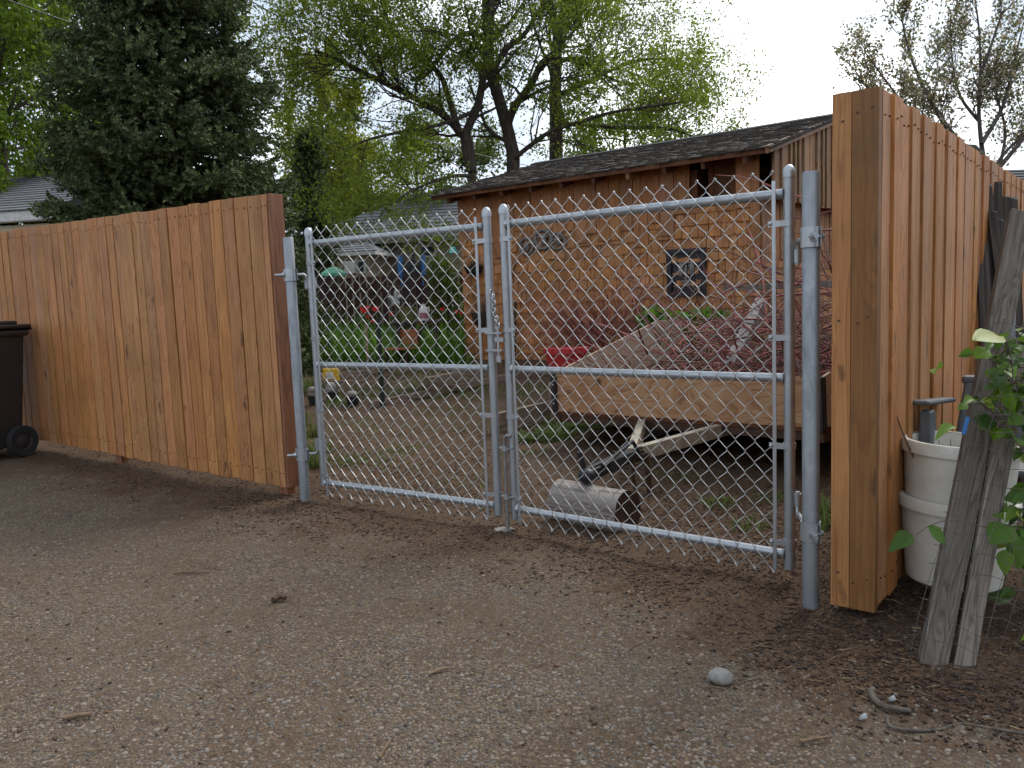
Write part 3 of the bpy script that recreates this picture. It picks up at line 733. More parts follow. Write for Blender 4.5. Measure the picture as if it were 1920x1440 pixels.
# right gable end: overhanging board gable above, boards and shingles below
mb = MB(); y = -.06
while y < 2 * RD:
    y1 = y + random.uniform(.15, .22); o_ = random.uniform(0, .02)
    zt = min(roofz(y), roofz(y1)) - .05; ztt = max(roofz(y), roofz(y1)) - .05
    c = (LS + .16 + o_ / 2)
    zlow = 2.02 + random.uniform(-.02, .02)
    mb.hexa([(LS + .14, y + .004, zlow), (LS + .165 + o_, y + .004, zlow), (LS + .165 + o_, y1 - .004, zlow), (LS + .14, y1 - .004, zlow)],
            [(LS + .14, y + .004, roofz(y) - .05), (LS + .165 + o_, y + .004, roofz(y) - .05), (LS + .165 + o_, y1 - .004, roofz(y1) - .05), (LS + .14, y1 - .004, roofz(y1) - .05)])
    if random.random() < .8:
        mb.box((LS + .18 + o_, y1, (zlow + min(roofz(y1), ZR) - .06) / 2), (.022, .045, min(roofz(y1), ZR) - .06 - zlow))
    y = y1
mb.build('gable_boards', M['shed_pale'], shed, 0, .002, world=False)
mb = MB(); y = 0
while y < 2 * RD:
    y1 = y + random.uniform(.11, .2); o_ = random.uniform(0, .015); zl = 1.38 + random.uniform(-.05, .05)
    mb.box((LS + .012 + o_ / 2, (y + y1) / 2, (zl + 2.2) / 2), (.02 + o_, y1 - y - .006, 2.2 - zl)); y = y1
mb.build('side_boards', M['shed_board'], shed, 0, .002, world=False)
mb = MB(); shingles(mb, 0, 2 * RD, zbs - .02, 1.5, LS + .002, .15, 1); mb.build('side_shingles', M['shingle'], shed, 0, world=False)
mb = MB()
for a, b in (((LS + .2, -OV, ZFE - .02), (LS + .2, RD, ZR - .03)), ((LS + .2, 2 * RD + OV, ZFE - .02), (LS + .2, RD, ZR - .03))): mb.bar(a, b, .03, .075)
mb.build('barge_board', M['shed_pale'], shed, 0, .002, world=False)
# roof: deck plus individually laid shakes
XO0, XO1 = -.22, LS + .24
sl = math.hypot(RD + OV, ZR - ZFE)
for side in (1, -1):
    mb = MB(); yv = (lambda t: -OV + (RD + OV) * t) if side > 0 else (lambda t: 2 * RD + OV - (RD + OV) * t)
    zv = lambda t: ZFE + (ZR - ZFE) * t
    mb.hexa([(XO0 + .02, yv(.01), zv(.01) - .03), (XO1 - .02, yv(.01), zv(.01) - .03), (XO1 - .02, yv(1), zv(1) - .03), (XO0 + .02, yv(1), zv(1) - .03)],
            [(XO0 + .02, yv(.01), zv(.01) - .002), (XO1 - .02, yv(.01), zv(.01) - .002), (XO1 - .02, yv(1), zv(1) - .002), (XO0 + .02, yv(1), zv(1) - .002)])
    rows = 19
    for r_ in range(rows):
        x = XO0 - random.uniform(0, .08); t0 = r_ / rows
        while x < XO1:
            wd = random.uniform(.06, .16); a, b = max(x, XO0), min(x + wd, XO1); x += wd
            if b - a < .02: continue
            ta = t0 + random.uniform(-.009, .009); tb = min(t0 + 1.55 / rows, 1.01); th = random.uniform(.012, .03); lift = random.uniform(.0, .006)
            mb.hexa([(a + .003, yv(ta), zv(ta)), (b - .003, yv(ta), zv(ta) + random.uniform(-.003, .003)), (b - .003, yv(tb), zv(tb) - .002), (a + .003, yv(tb), zv(tb) - .002)],
                    [(a + .003, yv(ta), zv(ta) + th + lift), (b - .003, yv(ta), zv(ta) + th), (b - .003, yv(tb), zv(tb) + .004), (a + .003, yv(tb), zv(tb) + .004)])
    mb.build('roof', M['shake'], shed, 0, world=False)
mb = MB()
for s in (-1, 1): mb.bar((XO0, RD + s * .05, ZR + .012), (XO1, RD + s * .05, ZR + .012), .12, .016, Vector((0, s * .3, 1)))
mb.build('ridge_cap', M['roof_dark'], shed, 0, world=False)
for i in range(10):
    x = .05 + (LS - .1) * i / 9; mb = MB(); mb.bar((x, -OV + .05, ZFE - .075 + .0), (x, .06, roofz(.06) - .075), .045, .085); mb.build('rafter', M['dark_board'] if i != 6 else M['shed_pale'], shed, 0, .003, world=False)
mb = MB(); mb.bar((XO0 + .02, -OV + .03, ZFE - .028), (XO1 - .02, -OV + .03, ZFE - .028), .02, .04); mb.build('eave_strip', M['dark_board'], shed, 0, world=False)
def on_shed(u, v, out=.03):
    n = MS.to_3x3() @ Vector((0, -1, 0)); p0 = Vector((S0.x, S0.y, 0)) + n * out; r = ray(u, v)
    return CAM + r * ((p0 - CAM).dot(n) / r.dot(n))
def sloc(u, v, out=.03): return MS.inverted() @ on_shed(u, v, out)
# grey plaster wall ornaments: three ring-like masks
for i, (u, v, s) in enumerate(((987, 462, .105), (1018, 449, .12), (1046, 452, .1))):
    p = on_shed(u, v, .05); T = thing('wall_ornament', 'x', 'ornament', M=Mframe(p, dS), group='grey plaster ring ornaments on the shed wall')
    T['label'] = ['grey plaster ring ornament on shed, lowest of three, nearest the gate latch', 'grey plaster ornament on the shed wall, topmost and between two others', 'grey plaster ring ornament on shed, last of three toward the plaque'][i]
    mb = MB(); pts = [(s * math.cos(a) * (1 + .08 * math.sin(3 * a + i)), -.0, s * .95 * math.sin(a)) for a in np.linspace(0, 2 * math.pi, 20)[:-1]]; mb.tube(pts, [s * .17 * (1 + .3 * math.sin(2 * k + i)) for k in range(19)], 8, closed=True); mb.build('ring', M['cement'], T, 60, world=False)
    mb = MB(); mb.sphere((0, .01, 0), (s * .42, .03, s * .62), 12, 8, .08); mb.sphere((0, -.02, -.01), (s * .1, .03, s * .25), 8, 6)
    for sx in (-1, 1): mb.sphere((sx * s * .5, 0, s * .25), (s * .22, .025, s * .13), 8, 6)
    mb.build('face', M['cement'], T, 60, world=False)
# dark framed relief plaque
p = on_shed(1287, 511, .03); ps = 6.02 * 1.52 / 1530
pd = (on_shed(1323, 511) - on_shed(1251, 511)).length; ph = abs(on_shed(1287, 466).z - on_shed(1287, 556).z)
T = thing('wall_plaque', 'dark square framed relief plaque hanging on the shed wall', 'plaque', M=Mframe(p, dS))
mb = MB(); f_ = .055
mb.box((-pd / 2 + f_ / 2, 0, 0), (f_, .04, ph)); mb.box((pd / 2 - f_ / 2, 0, 0), (f_, .04, ph)); mb.box((0, 0, ph / 2 - f_ / 2), (pd - 2 * f_ - .001, .04, f_)); mb.box((0, 0, -ph / 2 + f_ / 2), (pd - 2 * f_ - .001, .04, f_)); mb.build('frame', M['plum'], T, 0, .004, world=False)
mb = MB(); mb.box((0, .012, 0), (pd - 2 * f_, .012, ph - 2 * f_)); mb.build('backing', M['plum'], T, 0, world=False)
mb = MB()
for sx in (-1, 1):
    mb.sphere((sx * .065, -.005, .03), (.035, .022, .075), 10, 8); mb.sphere((sx * .05, -.008, .07), (.03, .016, .014), 8, 6)
mb.sphere((0, -.008, .0), (.018, .024, .085), 8, 8); mb.sphere((0, -.006, -.095), (.06, .02, .018), 10, 6); mb.sphere((0, 0, -.13), (.05, .02, .03), 10, 6); mb.sphere((0, -.003, .105), (.09, .012, .012), 10, 6)
mb.build('relief', M['cement'], T, 60, world=False)
# angular wooden ornament near the latch
p = on_shed(952, 500, .05); mb = MB(); mf = Mframe(p, dS)
for a, b in (((-.09, 0, -.02), (.01, 0, .14)), ((.01, 0, .14), (.12, 0, .02)), ((-.09, 0, -.02), (.03, 0, -.13)), ((.12, 0, .02), (.03, 0, -.13))): mb.bar(mf @ Vector(a), mf @ Vector(b), .02, .03, mf.to_3x3() @ Vector((0, 1, 0)))
tag(mb.build('wall_ornament', M['shed_pale'], None, 0, .002, origin=p), 'diamond shaped wooden frame on shed seen between the gate leaves', 'ornament')
# black bracket with dried plant at the corner
p = on_shed(888, 500, .1); T = thing('hanging_planter', 'dark hanging planter with dry plant on the shed corner', 'planter', M=Mframe(p, dS))
mb = MB(); mb.lathe([(.02, -.12), (.1, -.08), (.13, .0), (.12, 0), (.09, -.06), (.001, -.1)], 16); mb.build('basket', M['net'], T, 40, world=False)
mb = MB(); mb.tube([(0, .09, .16), (0, -.0, .17), (0, 0, .0)], .006, 6); mb.tube([(0, .06, -.1), (0, .06, -.34)], .016, 6); mb.build('bracket', M['net'], T, 40, world=False)
mb = MB()
for i in range(40):
    a = random.uniform(0, 6.28); r_ = random.uniform(.04, .17); mb.tube([(0, 0, 0), (r_ * .6 * math.cos(a), r_ * .4 * math.sin(a), random.uniform(.02, .08)), (r_ * math.cos(a), r_ * .7 * math.sin(a), random.uniform(-.06, .07))], [.004, .003, .002], 4)
mb.build('dry_plant', M['twig_brown'], T, 0, world=False)
p = on_shed(902, 590, .12); T = thing('wall_basket', 'dark wall basket holding dry stems low on the shed', 'planter', M=Mframe(p, dS))
mb = MB(); mb.lathe([(.01, -.17), (.09, -.12), (.14, .03), (.13, .03), (.08, -.1), (.001, -.14)], 16); mb.build('basket', M['dark_lumber'], T, 40, world=False)
mb = MB()
for i in range(40):
    a = random.uniform(0, 6.28); r_ = random.uniform(.05, .16); mb.tube([(0, 0, -.05), (r_ * .6 * math.cos(a), r_ * .4 * math.sin(a), .1), (r_ * math.cos(a), r_ * .7 * math.sin(a), random.uniform(.1, .28))], [.004, .003, .002], 4)
mb.build('dry_stems', M['twig_brown'], T, 0, world=False)
p = onter(966, 690); b_ = on_shed(966, 565, .04); mb = MB(); p = Vector((b_.x - .03, b_.y - .05, gh(b_.x, b_.y))); mb.tube([p, b_], .012, 8); tag(mb.build('stake', M['net'], None, 60, origin=p), 'dark stake leaning on the shed shingles near the latch', 'stake')

# ------------------------------------------------------------------ trailer
TL = at(1040, 771, 6.1); TR = at(1545, 804, 4.5)
xa = (TR - TL).normalized(); nz = Vector((0, 0, 1)); MT = Mframe((TL + TR) / 2, xa, z=(nz - xa * nz.dot(xa)).normalized() + Vector((-.0, .0, 0)))
WT = (TR - TL).length; LT = 2.5; HF = .29
tr = thing('trailer', 'small utility trailer with plywood sides, loaded with red twigs', 'trailer', M=MT)
mb = MB(); mb.box((0, .009, HF / 2), (WT, .018, HF)); mb.build('front_board', M['ply'], tr, 0, .002, world=False)
mb = MB(); mb.prism([(.02, 0), (LT, 0), (LT, .62), (1.25, .62), (.15, .33), (.02, .29)], 0, .016, Matrix.Rotation(math.pi / 2, 4, 'Z') @ Matrix.Translation((0, WT / 2 - .02, 0))); mb.build('side_board', M['ply_grey'], tr, 0, .002, world=False)
mb = MB(); mb.prism([(.02, 0), (LT, 0), (LT, .5), (1.3, .5), (.3, .36), (.02, .29)], 0, .016, Matrix.Rotation(math.pi / 2, 4, 'Z') @ Matrix.Translation((0, -WT / 2 + .004, 0))); mb.build('side_board', M['ply_grey'], tr, 0, .002, world=False)
mb = MB(); mb.box((0, LT / 2, -.012), (WT - .01, LT, .02)); mb.box((0, LT, .2), (WT - .05, .018, .4)); mb.build('bed', M['dark_board'], tr, 0, world=False)
mb = MB()
for y in (.03, .9, 1.7, LT - .03): mb.box((0, y, -.05), (WT - .02, .05, .05))
for x in (-WT / 2 + .03, WT / 2 - .03): mb.box((x, LT / 2, -.053), (.05, LT, .056))
mb.build('chassis', M['rust'], tr, 0, world=False)
for x in (-WT / 2 + .02, WT / 2 - .02):
    mb = MB(); mb.box((x, -.012, .14), (.045, .02, .3)); mb.box((x, .015, .14), (.05, .03, .3)); cb = mb.build('corner_bracket', M['black'], tr, 0, .002, world=False)
    for z in (.06, .2): mb = MB(); mb.sphere((x, -.024, z), .011, 8, 6); mb.build('bolt', M['galv_post'], cb, 60, world=False)
gt = MW[tr.name].inverted()
for sx in (-1, 1):
    x = sx * (WT / 2 - .17); zc = (gt @ Vector((0, 0, 0))).z
    wp = MT @ Vector((x, 1.35, 0)); gzv = gh(wp.x, wp.y); rw = max(.2, (wp.z - gzv) * .62); zc = gzv + rw - wp.z
    mb = MB(); Mx = Matrix.Translation((x, 1.35, zc)) @ Matrix.Rotation(math.pi / 2, 4, 'Y')
    mb.lathe([(rw * .58, -.07), (rw * .93, -.075), (rw, -.05), (rw, .05), (rw * .93, .075), (rw * .58, .07)], 28, Mx); wh = mb.build('wheel', M['rubber'], tr, 40, world=False)
    mb = MB(); mb.lathe([(rw * .6, -.05), (rw * .5, -.02), (rw * .2, -.03), (.001, -.03)], 20, Mx); mb.lathe([(rw * .6, .05), (rw * .5, .02), (rw * .2, .03), (.001, .03)], 20, Mx); mb.build('rim', M['trail_paint'], wh, 40, world=False)
cpl = onz(1100, 892, gh(-.0 + .38, 4.1) + .245); apx = at(1183, 853, 4.5)
jl = MT @ Vector((WT * (.375 - .5), .05, -.055)); jr = MT @ Vector((WT * (.674 - .5), .05, -.055))
for nm, j in (('tongue_rail', jl), ('tongue_rail', jr)):
    mb = MB(); e = j + (j - apx).normalized() * .25; mb.bar(apx, e, .05, .08); mb.build(nm, M['trail_paint'], tr, 0, .004)
mb = MB(); dv = (cpl - apx); mb.bar(apx - dv * .18, apx + dv * .62, .075, .06); mb.bar(apx + dv * .55, cpl, .065, .05, w1=.06, h1=.06); mb.sphere(cpl + Vector((0, 0, -.0)), (.045, .045, .04), 12, 8); mb.build('coupler', M['black'], tr, 50, .003)
mb = MB(); hb = cpl + dv * -.35 + Vector((0, 0, .03)); mb.bar(cpl + Vector((-.01, .02, .03)), cpl + Vector((-.035, .01, .12)), .03, .018); mb.bar(hb, hb + dv.normalized() * .2, .03, .02); mb.build('coupler_handle', M['black'], tr, 0, .003)
mb = MB(); q = apx + Vector((.0, 0, -.02))
mb.tube([q + Vector((.01, -.05, .05)), q + Vector((.0, -.06, -.1)), q + Vector((.02, -.07, -.2))], .011, 8); mb.tube([q + Vector((.09, 0, .03)), q + Vector((.1, 0, -.2))], .016, 8)
for i in range(9):
    a = random.uniform(0, 6.28); mb.tube([q + Vector((random.uniform(-.12, .1), random.uniform(-.06, .06), random.uniform(-.02, .06))) for _ in range(3)], .0085, 7)
mb.build('safety_chain', M['rust'], tr, 50)
mb = MB(); mb.tube([cpl - dv * .2 + Vector((.03, -.02, .03)), apx + Vector((.0, -.07, .09)), apx + Vector((.06, -.06, -.02))], .011, 8); mb.build('cable', M['black'], tr, 60)
# log under the coupler
la = onter(1058, 962); lb = onter(1166, 985)
ldir = Vector((.72, -.69, 0)).normalized(); lr = .108; lc = Vector((cpl.x + .02, cpl.y + .015, 0)); lc.z = gh(lc.x, lc.y) + lr - .02
ML = Mframe(lc, ldir); T = thing('log', 'short weathered log propping up the trailer coupler', 'log', M=ML)
def logmesh():
    mb = MB(); n = 26; m = 14; vs = []; fs = []
    for i in range(m + 1):
        x = -.2 + .42 * i / m
        for k in range(n):
            a = 2 * math.pi * k / n; r_ = lr * (1 + .13 * noise.noise((x * 2, math.cos(a) * 1.6, math.sin(a) * 1.6)) + .035 * noise.noise((x * 4, math.cos(a) * 6, math.sin(a) * 6))); vs.append((x, r_ * math.cos(a), r_ * math.sin(a)))
    for i in range(m):
        for k in range(n): l = (k + 1) % n; fs.append((i * n + k, i * n + l, (i + 1) * n + l, (i + 1) * n + k))
    mb.add(vs, fs); return mb, [Vector(v) for v in vs[-n:]], [Vector(v) for v in vs[:n]]
mb, e1, e0 = logmesh(); mb.build('bark_side', M['log_bark'], T, 60, world=False)
mb = MB(); mb.add(e1 + [Vector((.2, 0, 0))], [(i, (i + 1) % 26, 26) for i in range(26)]); mb.build('cut_end', M['log_end'], T, 0, world=False)
mb = MB(); mb.add(e0 + [Vector((-.19, 0, 0))], [((i + 1) % 26, i, 26) for i in range(26)]); mb.build('cut_end', M['log_end'], T, 0, world=False)

# brush pile in the trailer bed
def twig_mesh(n, gen, r0, sides=4):
    mb = MB()
    for i in range(n): pts = gen(i); k = len(pts); mb.tube(pts, [r0 * random.uniform(.7, 1.3) * (1 - .7 * j / (k - 1)) for j in range(k)], sides, caps=False)
    return mb
def brush(i):
    x = 1.05 - 1.75 * random.random() ** 1.5; y = random.uniform(.15, LT - .1); hmax = .22 + .95 * min(1, max(0, (x + .95) / 1.1)) * random.random()
    if x > .35 and random.random() < .4: hmax += .2
    if x > -.2 and random.random() < .2: y = random.uniform(.05, .5); hmax = .45
    p = Vector((x, y, random.uniform(.03, hmax))); a = random.gauss(.5, .9) + (math.pi if random.random() < .5 else 0); el = random.gauss(.2, .42); ln = random.uniform(.35, 1.1)
    d = Vector((math.cos(a) * math.cos(el), math.sin(a) * math.cos(el), math.sin(el))); pts = [p]
    for k in range(5):
        d = (d + Vector((random.gauss(0, .12), random.gauss(0, .12), random.gauss(-.02, .12)))).normalized(); pts.append(pts[-1] + d * ln / 5)
    for q in pts: q.x = max(-WT / 2 - .1, min(WT / 2 + .12, q.x)); q.z = max(.015, q.z); q.y = max(.03, q.y) if q.z < HF else max(-.03, q.y)
    return [MT @ q for q in pts]
def inner(q):
    return q
b_ = twig_mesh(620, brush, .0065).build('brush_pile', M['twig_red'], None, 60, origin=MT.translation)
tag(b_, 'tangled heap of cut reddish twigs lying in the trailer', 'brush pile')
b2 = twig_mesh(260, brush, .006).build('brush_pile', M['twig_brown'], None, 60, origin=MT.translation)
tag(b2, 'dry brown twigs mixed through the red heap in the trailer', 'brush pile')
def shrub(i):
    c = on_shed(1130, 660, .75); a = random.uniform(0, 6.28); r_ = random.uniform(0, .28); p = Vector((c.x + r_ * math.cos(a) * 1.6 + .0, c.y + r_ * math.sin(a), gh(c.x, c.y) + random.uniform(.1, .5)))
    d = Vector((math.cos(a) * .55, math.sin(a) * .35, random.uniform(.3, 1.1))).normalized(); pts = [p]; ln = random.uniform(.35, 1.0)
    for k in range(6):
        d = (d + Vector((random.gauss(0, .16), random.gauss(0, .16), random.gauss(-.06, .14)))).normalized(); pts.append(pts[-1] + d * ln / 6)
    return pts
b3 = twig_mesh(330, shrub, .0035).build('bare_shrub', M['twig_red'], None, 60, origin=on_shed(1130, 660, .75)); tag(b3, 'leafless reddish shrub against the shingled shed wall left of the trailer load', 'shrub')
b3['label'] = 'leafless thin stemmed shrub standing against the shingled shed wall'
# boards among the brush
def plank(p0, p1, w, h, mat, name, label, cat, up=Vector((0, 0, 1))):
    d = (p1 - p0); Mx = Mframe(p0, d, z=up - d.normalized() * up.dot(d.normalized())); mb = MB(); mb.box((d.length / 2, 0, 0), (d.length, w, h))
    me = mb.build(name, mat, None, 0, .003, world=False); me.matrix_world = Mx; MW[me.name] = Mx; return tag(me, label, cat)
plank(at(1358, 541, 5.95), at(1562, 532, 5.1), .03, .04, M['grey_wood'], 'plank', 'long pale plank laid level across the top of the twig heap', 'plank')
M['birch'] = wood('pale_birch_log', (.13, .11, .1), (.3, .265, .24), (.42, .38, .35), 'X', .5, .05, .85)
plank(at(1368, 690, 5.3), at(1428, 566, 5.8), .075, .075, M['birch'], 'plank', 'pale grey post standing tilted in the twig heap', 'post')
# red tub behind the trailer corner
p = at(1062, 690, 6.9); p.z = gh(p.x, p.y); zr_ = zat(652, 1062, p); 
T = thing('red_tub', 'red plastic tub behind the trailer corner by the shed', 'tub', p); rr = 40 * 6.9 / 1530
mb = MB(); zz = zr_ - p.z; mb.lathe([(rr * .7, .3), (rr * .97, zz - .03), (rr * .97, zz - .0), (rr * .9, zz), (rr * .65, .34), (.001, .33)], 26, Matrix.Translation((p.x, p.y, p.z))); mb.build('tub_body', M['red_plastic'], T, 40)
mb = MB(); mb.lathe([(rr * .97, zz - .05), (rr * 1.05, zz - .045), (rr * 1.05, zz + .004), (rr * .97, zz + .006)], 26, Matrix.Translation((p.x, p.y, p.z))); mb.build('rim', M['red_plastic'], T, 40)
mb = MB(); mb.box((p.x, p.y, p.z + .15), (.3, .3, .3)); mb.build('support_block', M['bed_wood'], T, 0, .004)
# cinder block under the trailer
p = onter(1226, 812); mb = MB(); mb.box((p.x, p.y, gh(p.x, p.y) + .09), (.2, .2, .19), Matrix.Rotation(.4, 3, 'Z')); tag(mb.build('concrete_block', M['cement'], None, 0, .006, origin=p), 'rough concrete block on the soil under the trailer', 'block')
# ------------------------------------------------------------------ garden between gate and shed
def gpt(u, v): p = onter(u, v); p.z = gh(p.x, p.y); return p
def bed_plank(u0, v0, u1, v1, h, label, w=.04):
    a, b = gpt(u0, v0), gpt(u1, v1); a.z += h / 2; b.z += h / 2
    return plank(a, b, w, h, M['bed_wood'], 'bed_plank', label, 'plank')
bed_plank(692, 768, 955, 712, .07, 'long brown edging plank running diagonally across the garden soil', .05)
bed_plank(805, 744, 925, 716, .2, 'thick timber edging of the raised bed below the shed corner', .09)
bed_plank(580, 728, 762, 730, .09, 'low timber edging behind the three stone topped pots')
bed_plank(625, 714, 712, 700, .07, 'pale timber edging by the yellow canister')
bed_plank(925, 812, 1045, 786, .16, 'brown timber edging left of the trailer wheel seen past the gate latch', .06)
bed_plank(735, 700, 770, 697, .04, 'small pale board lying in the planted bed')
# posts of garden
p = gpt(718, 764); q = Vector((p.x, p.y, zat(596, 716, p))); mb = MB(); mb.box(((p + q) / 2), (.045, .018, (q - p).length)); mb.box((p + q) / 2 + Vector((0, .02, 0)), (.012, .03, (q - p).length)); tag(mb.build('garden_stake', M['green_post'], None, 0, origin=p), 'dark green steel post standing in the garden soil', 'stake')
p = gpt(690, 690); q = Vector((p.x, p.y, zat(608, 690, p))); mb = MB(); mb.tube([p, q], .02, 8); tag(mb.build('garden_stake', M['bed_wood'], None, 60, origin=p), 'thin brown wooden stake among the red tulips', 'stake')
# stone-topped pots
for i, (u, v, lab) in enumerate(((590, 760, 'black pot topped by stones, nearest the gate post'), (624, 752, 'black pot topped by pale stones, between two similar pots'), (662, 762, 'black pot topped by one round stone, nearest the dark green post'))):
    p = gpt(u, v); T = thing('stone_pot', lab, 'pot', p, group='black pots topped with stones')
    mb = MB(); mb.lathe([(.001, 0), (.055, 0), (.07, .1), (.062, .1), (.05, .08), (.001, .08)], 16, Matrix.Translation(p)); mb.build('pot', M['net'], T, 40)
    for k in range(1 if i == 2 else 3):
        mb = MB(); mb.sphere(p + Vector((random.uniform(-.035, .035) * (i != 2), random.uniform(-.02, .02), .12 + .02 * k)), (.055, .05, .042), 10, 7, .1); mb.build('stone', M['stone'], T, 60)
# yellow canister with handle
p = gpt(622, 720); s = 9.2 / 1530; T = thing('yellow_canister', 'yellow plastic canister standing at the edge of the garden bed', 'canister', p)
mb = MB(); mb.lathe([(.001, 0), (.088, 0), (.094, .02), (.096, .17), (.085, .19), (.001, .195)], 4, Matrix.Translation(p) @ Matrix.Rotation(.5, 4, 'Z') @ Matrix.Scale(1.15, 4, (1, 0, 0))); mb.build('canister_body', M['yellow'], T, 0, .012)
mb = MB(); mb.tube([p + Vector((-.07, 0, .19)), p + Vector((-.05, 0, .235)), p + Vector((.05, 0, .235)), p + Vector((.07, 0, .19))], .012, 8); mb.build('handle', M['yellow'], T, 60)
mb = MB(); mb.box(p + Vector((.0, -.085, .1)), (.09, .01, .08)); mb.build('paper_label', M['white'], T, 0)
# white jug on a dark bench with a green tray
bz = gpt(770, 690); bench0 = at(735, 603, bz.y + .4); zt_ = bench0.z; bench1 = at(828, 601, bz.y + .4); bench1.z = zt_
T = thing('garden_bench', 'low dark bench carrying the white jug and a green tub', 'bench', M=Mframe(Vector((bench0.x, bench0.y, gh(bench0.x, bench0.y))), bench1 - bench0)); WB = (bench1 - bench0).length; hb_ = zt_ - gh(bench0.x, bench0.y)
mb = MB(); mb.box((WB / 2, 0, hb_ - .015), (WB, .3, .03)); mb.build('bench_top', M['dark_lumber'], T, 0, .004, world=False)
for x in (.08, WB - .08):
    for y in (-.1, .1): mb = MB(); mb.box((x, y, (hb_ - .03) / 2), (.045, .04, hb_ - .03)); mb.build('leg', M['dark_lumber'], T, 0, world=False)
dB = bz.y + .4
p = at(795, 600, dB - .02); p.z = zt_; s = dB / 1530
T = thing('white_jug', 'white plastic jug with reddish paper label standing on the dark bench', 'jug', p)
mb = MB(); hj = 30 * s; mb.lathe([(.001, 0), (9 * s, 0), (9.5 * s, hj * .1), (9.5 * s, hj * .55), (7 * s, hj * .78), (3.2 * s, hj * .9), (3.2 * s, hj), (.001, hj)], 18, Matrix.Translation(p)); mb.build('jug_body', M['white'], T, 40)
mb = MB(); mb.lathe([(3.7 * s, hj * .93), (3.7 * s, hj * 1.03), (.001, hj * 1.03)], 14, Matrix.Translation(p)); mb.build('cap', M['white'], T, 40)
mb = MB(); mb.tube([p + Vector((6 * s, 0, hj * .75)), p + Vector((10 * s, 0, hj * .82)), p + Vector((10.5 * s, 0, hj * .55)), p + Vector((9 * s, 0, hj * .5))], 1.4 * s, 8); mb.build('handle', M['white'], T, 60)
M['label_pink'] = plain('pink_paper', (.35, .12, .16), .6); mb = MB(); mb.lathe([(9.8 * s, hj * .14), (9.8 * s, hj * .48)], 10, Matrix.Translation(p), -2.3, -.6); mb.build('paper_label', M['label_pink'], T, 60)
p = at(764, 600, dB + .02); p.z = zt_; M['moss'] = plain('olive_plastic', (.11, .11, .03), .7)
T = thing('green_tub', 'olive green tub on the dark bench beside the white jug', 'tub', p); mb = MB(); mb.lathe([(.001, 0), (15 * s, 0), (18 * s, 26 * s), (16 * s, 26 * s), (14 * s, 20 * s), (.001, 20 * s)], 20, Matrix.Translation(p)); mb.build('tub_body', M['moss'], T, 40); mb = MB(); mb.lathe([(18 * s, 24 * s), (19 * s, 24 * s), (19 * s, 27 * s), (17 * s, 27 * s)], 20, Matrix.Translation(p)); mb.build('rim', M['moss'], T, 40)
# small chair of reddish slats in front of the bench
p = gpt(757, 688); T = thing('garden_chair', 'small reddish brown wooden chair half sunk in green plants', 'chair', p, -.5)
w_, h_ = 46 * s * .5, 68 * s
for sx in (-1, 1):
    for y, hh in ((-.14, h_ * .5), (.14, h_)): mb = MB(); mb.box((sx * w_, y, hh / 2), (.03, .03, hh)); mb.build('leg', M['brown_fence'], T, 0, world=False)
mb = MB(); mb.box((0, 0, h_ * .5), (2 * w_ + .04, .3, .025)); mb.build('seat', M['terracotta'], T, 0, .004, world=False)
mb = MB()
for k in range(4): mb.box((0, .14, h_ * (.62 + .11 * k)), (2 * w_ - .03, .018, .045))
mb.build('backrest', M['terracotta'], T, 0, .003, world=False)
# terracotta trough pots near the shed corner
for (u, v, wpx, hpx, lab) in ((850, 664, 34, 26, 'square terracotta pot against the shed corner, taller of two'), (833, 676, 22, 20, 'smaller terracotta pot in front of the taller one at the shed corner')):
    p = gpt(u, v); s_ = p.y / 1530; T = thing('terracotta_pot', lab, 'pot', p, -.65); w_ = wpx * s_ / 2; h_ = hpx * s_
    mb = MB(); mb.hexa([(-w_ * .8, -w_ * .8, 0), (w_ * .8, -w_ * .8, 0), (w_ * .8, w_ * .8, 0), (-w_ * .8, w_ * .8, 0)], [(-w_, -w_, h_ * .8), (w_, -w_, h_ * .8), (w_, w_, h_ * .8), (-w_, w_, h_ * .8)]); mb.build('pot_body', M['terracotta'], T, 0, .004, world=False)
    mb = MB(); mb.box((0, 0, h_ * .9), (2.1 * w_, 2.1 * w_, h_ * .2)); mb.build('rim', M['terracotta'], T, 0, .004, world=False)
p = gpt(813, 668); s_ = p.y / 1530; T = thing('black_pot', 'wide black pot on the grass beside the terracotta pots', 'pot', p); mb = MB(); mb.lathe([(.001, 0), (11 * s_, 0), (14 * s_, 18 * s_), (12.5 * s_, 18 * s_), (10 * s_, 10 * s_), (.001, 10 * s_)], 18, Matrix.Translation(p)); mb.build('pot_body', M['net'], T, 40); mb = MB(); mb.lathe([(14 * s_, 16 * s_), (15 * s_, 16 * s_), (15 * s_, 19 * s_), (13 * s_, 19 * s_)], 18, Matrix.Translation(p)); mb.build('rim', M['net'], T, 40)
# leaning white pole at the shed corner
p = gpt(858, 650); q = at(845, 543, p.y + .25); mb = MB(); mb.tube([p, q], .014, 8); tag(mb.build('white_pole', M['white'], None, 60, origin=p), 'thin white pole leaning at the shed corner', 'pole')
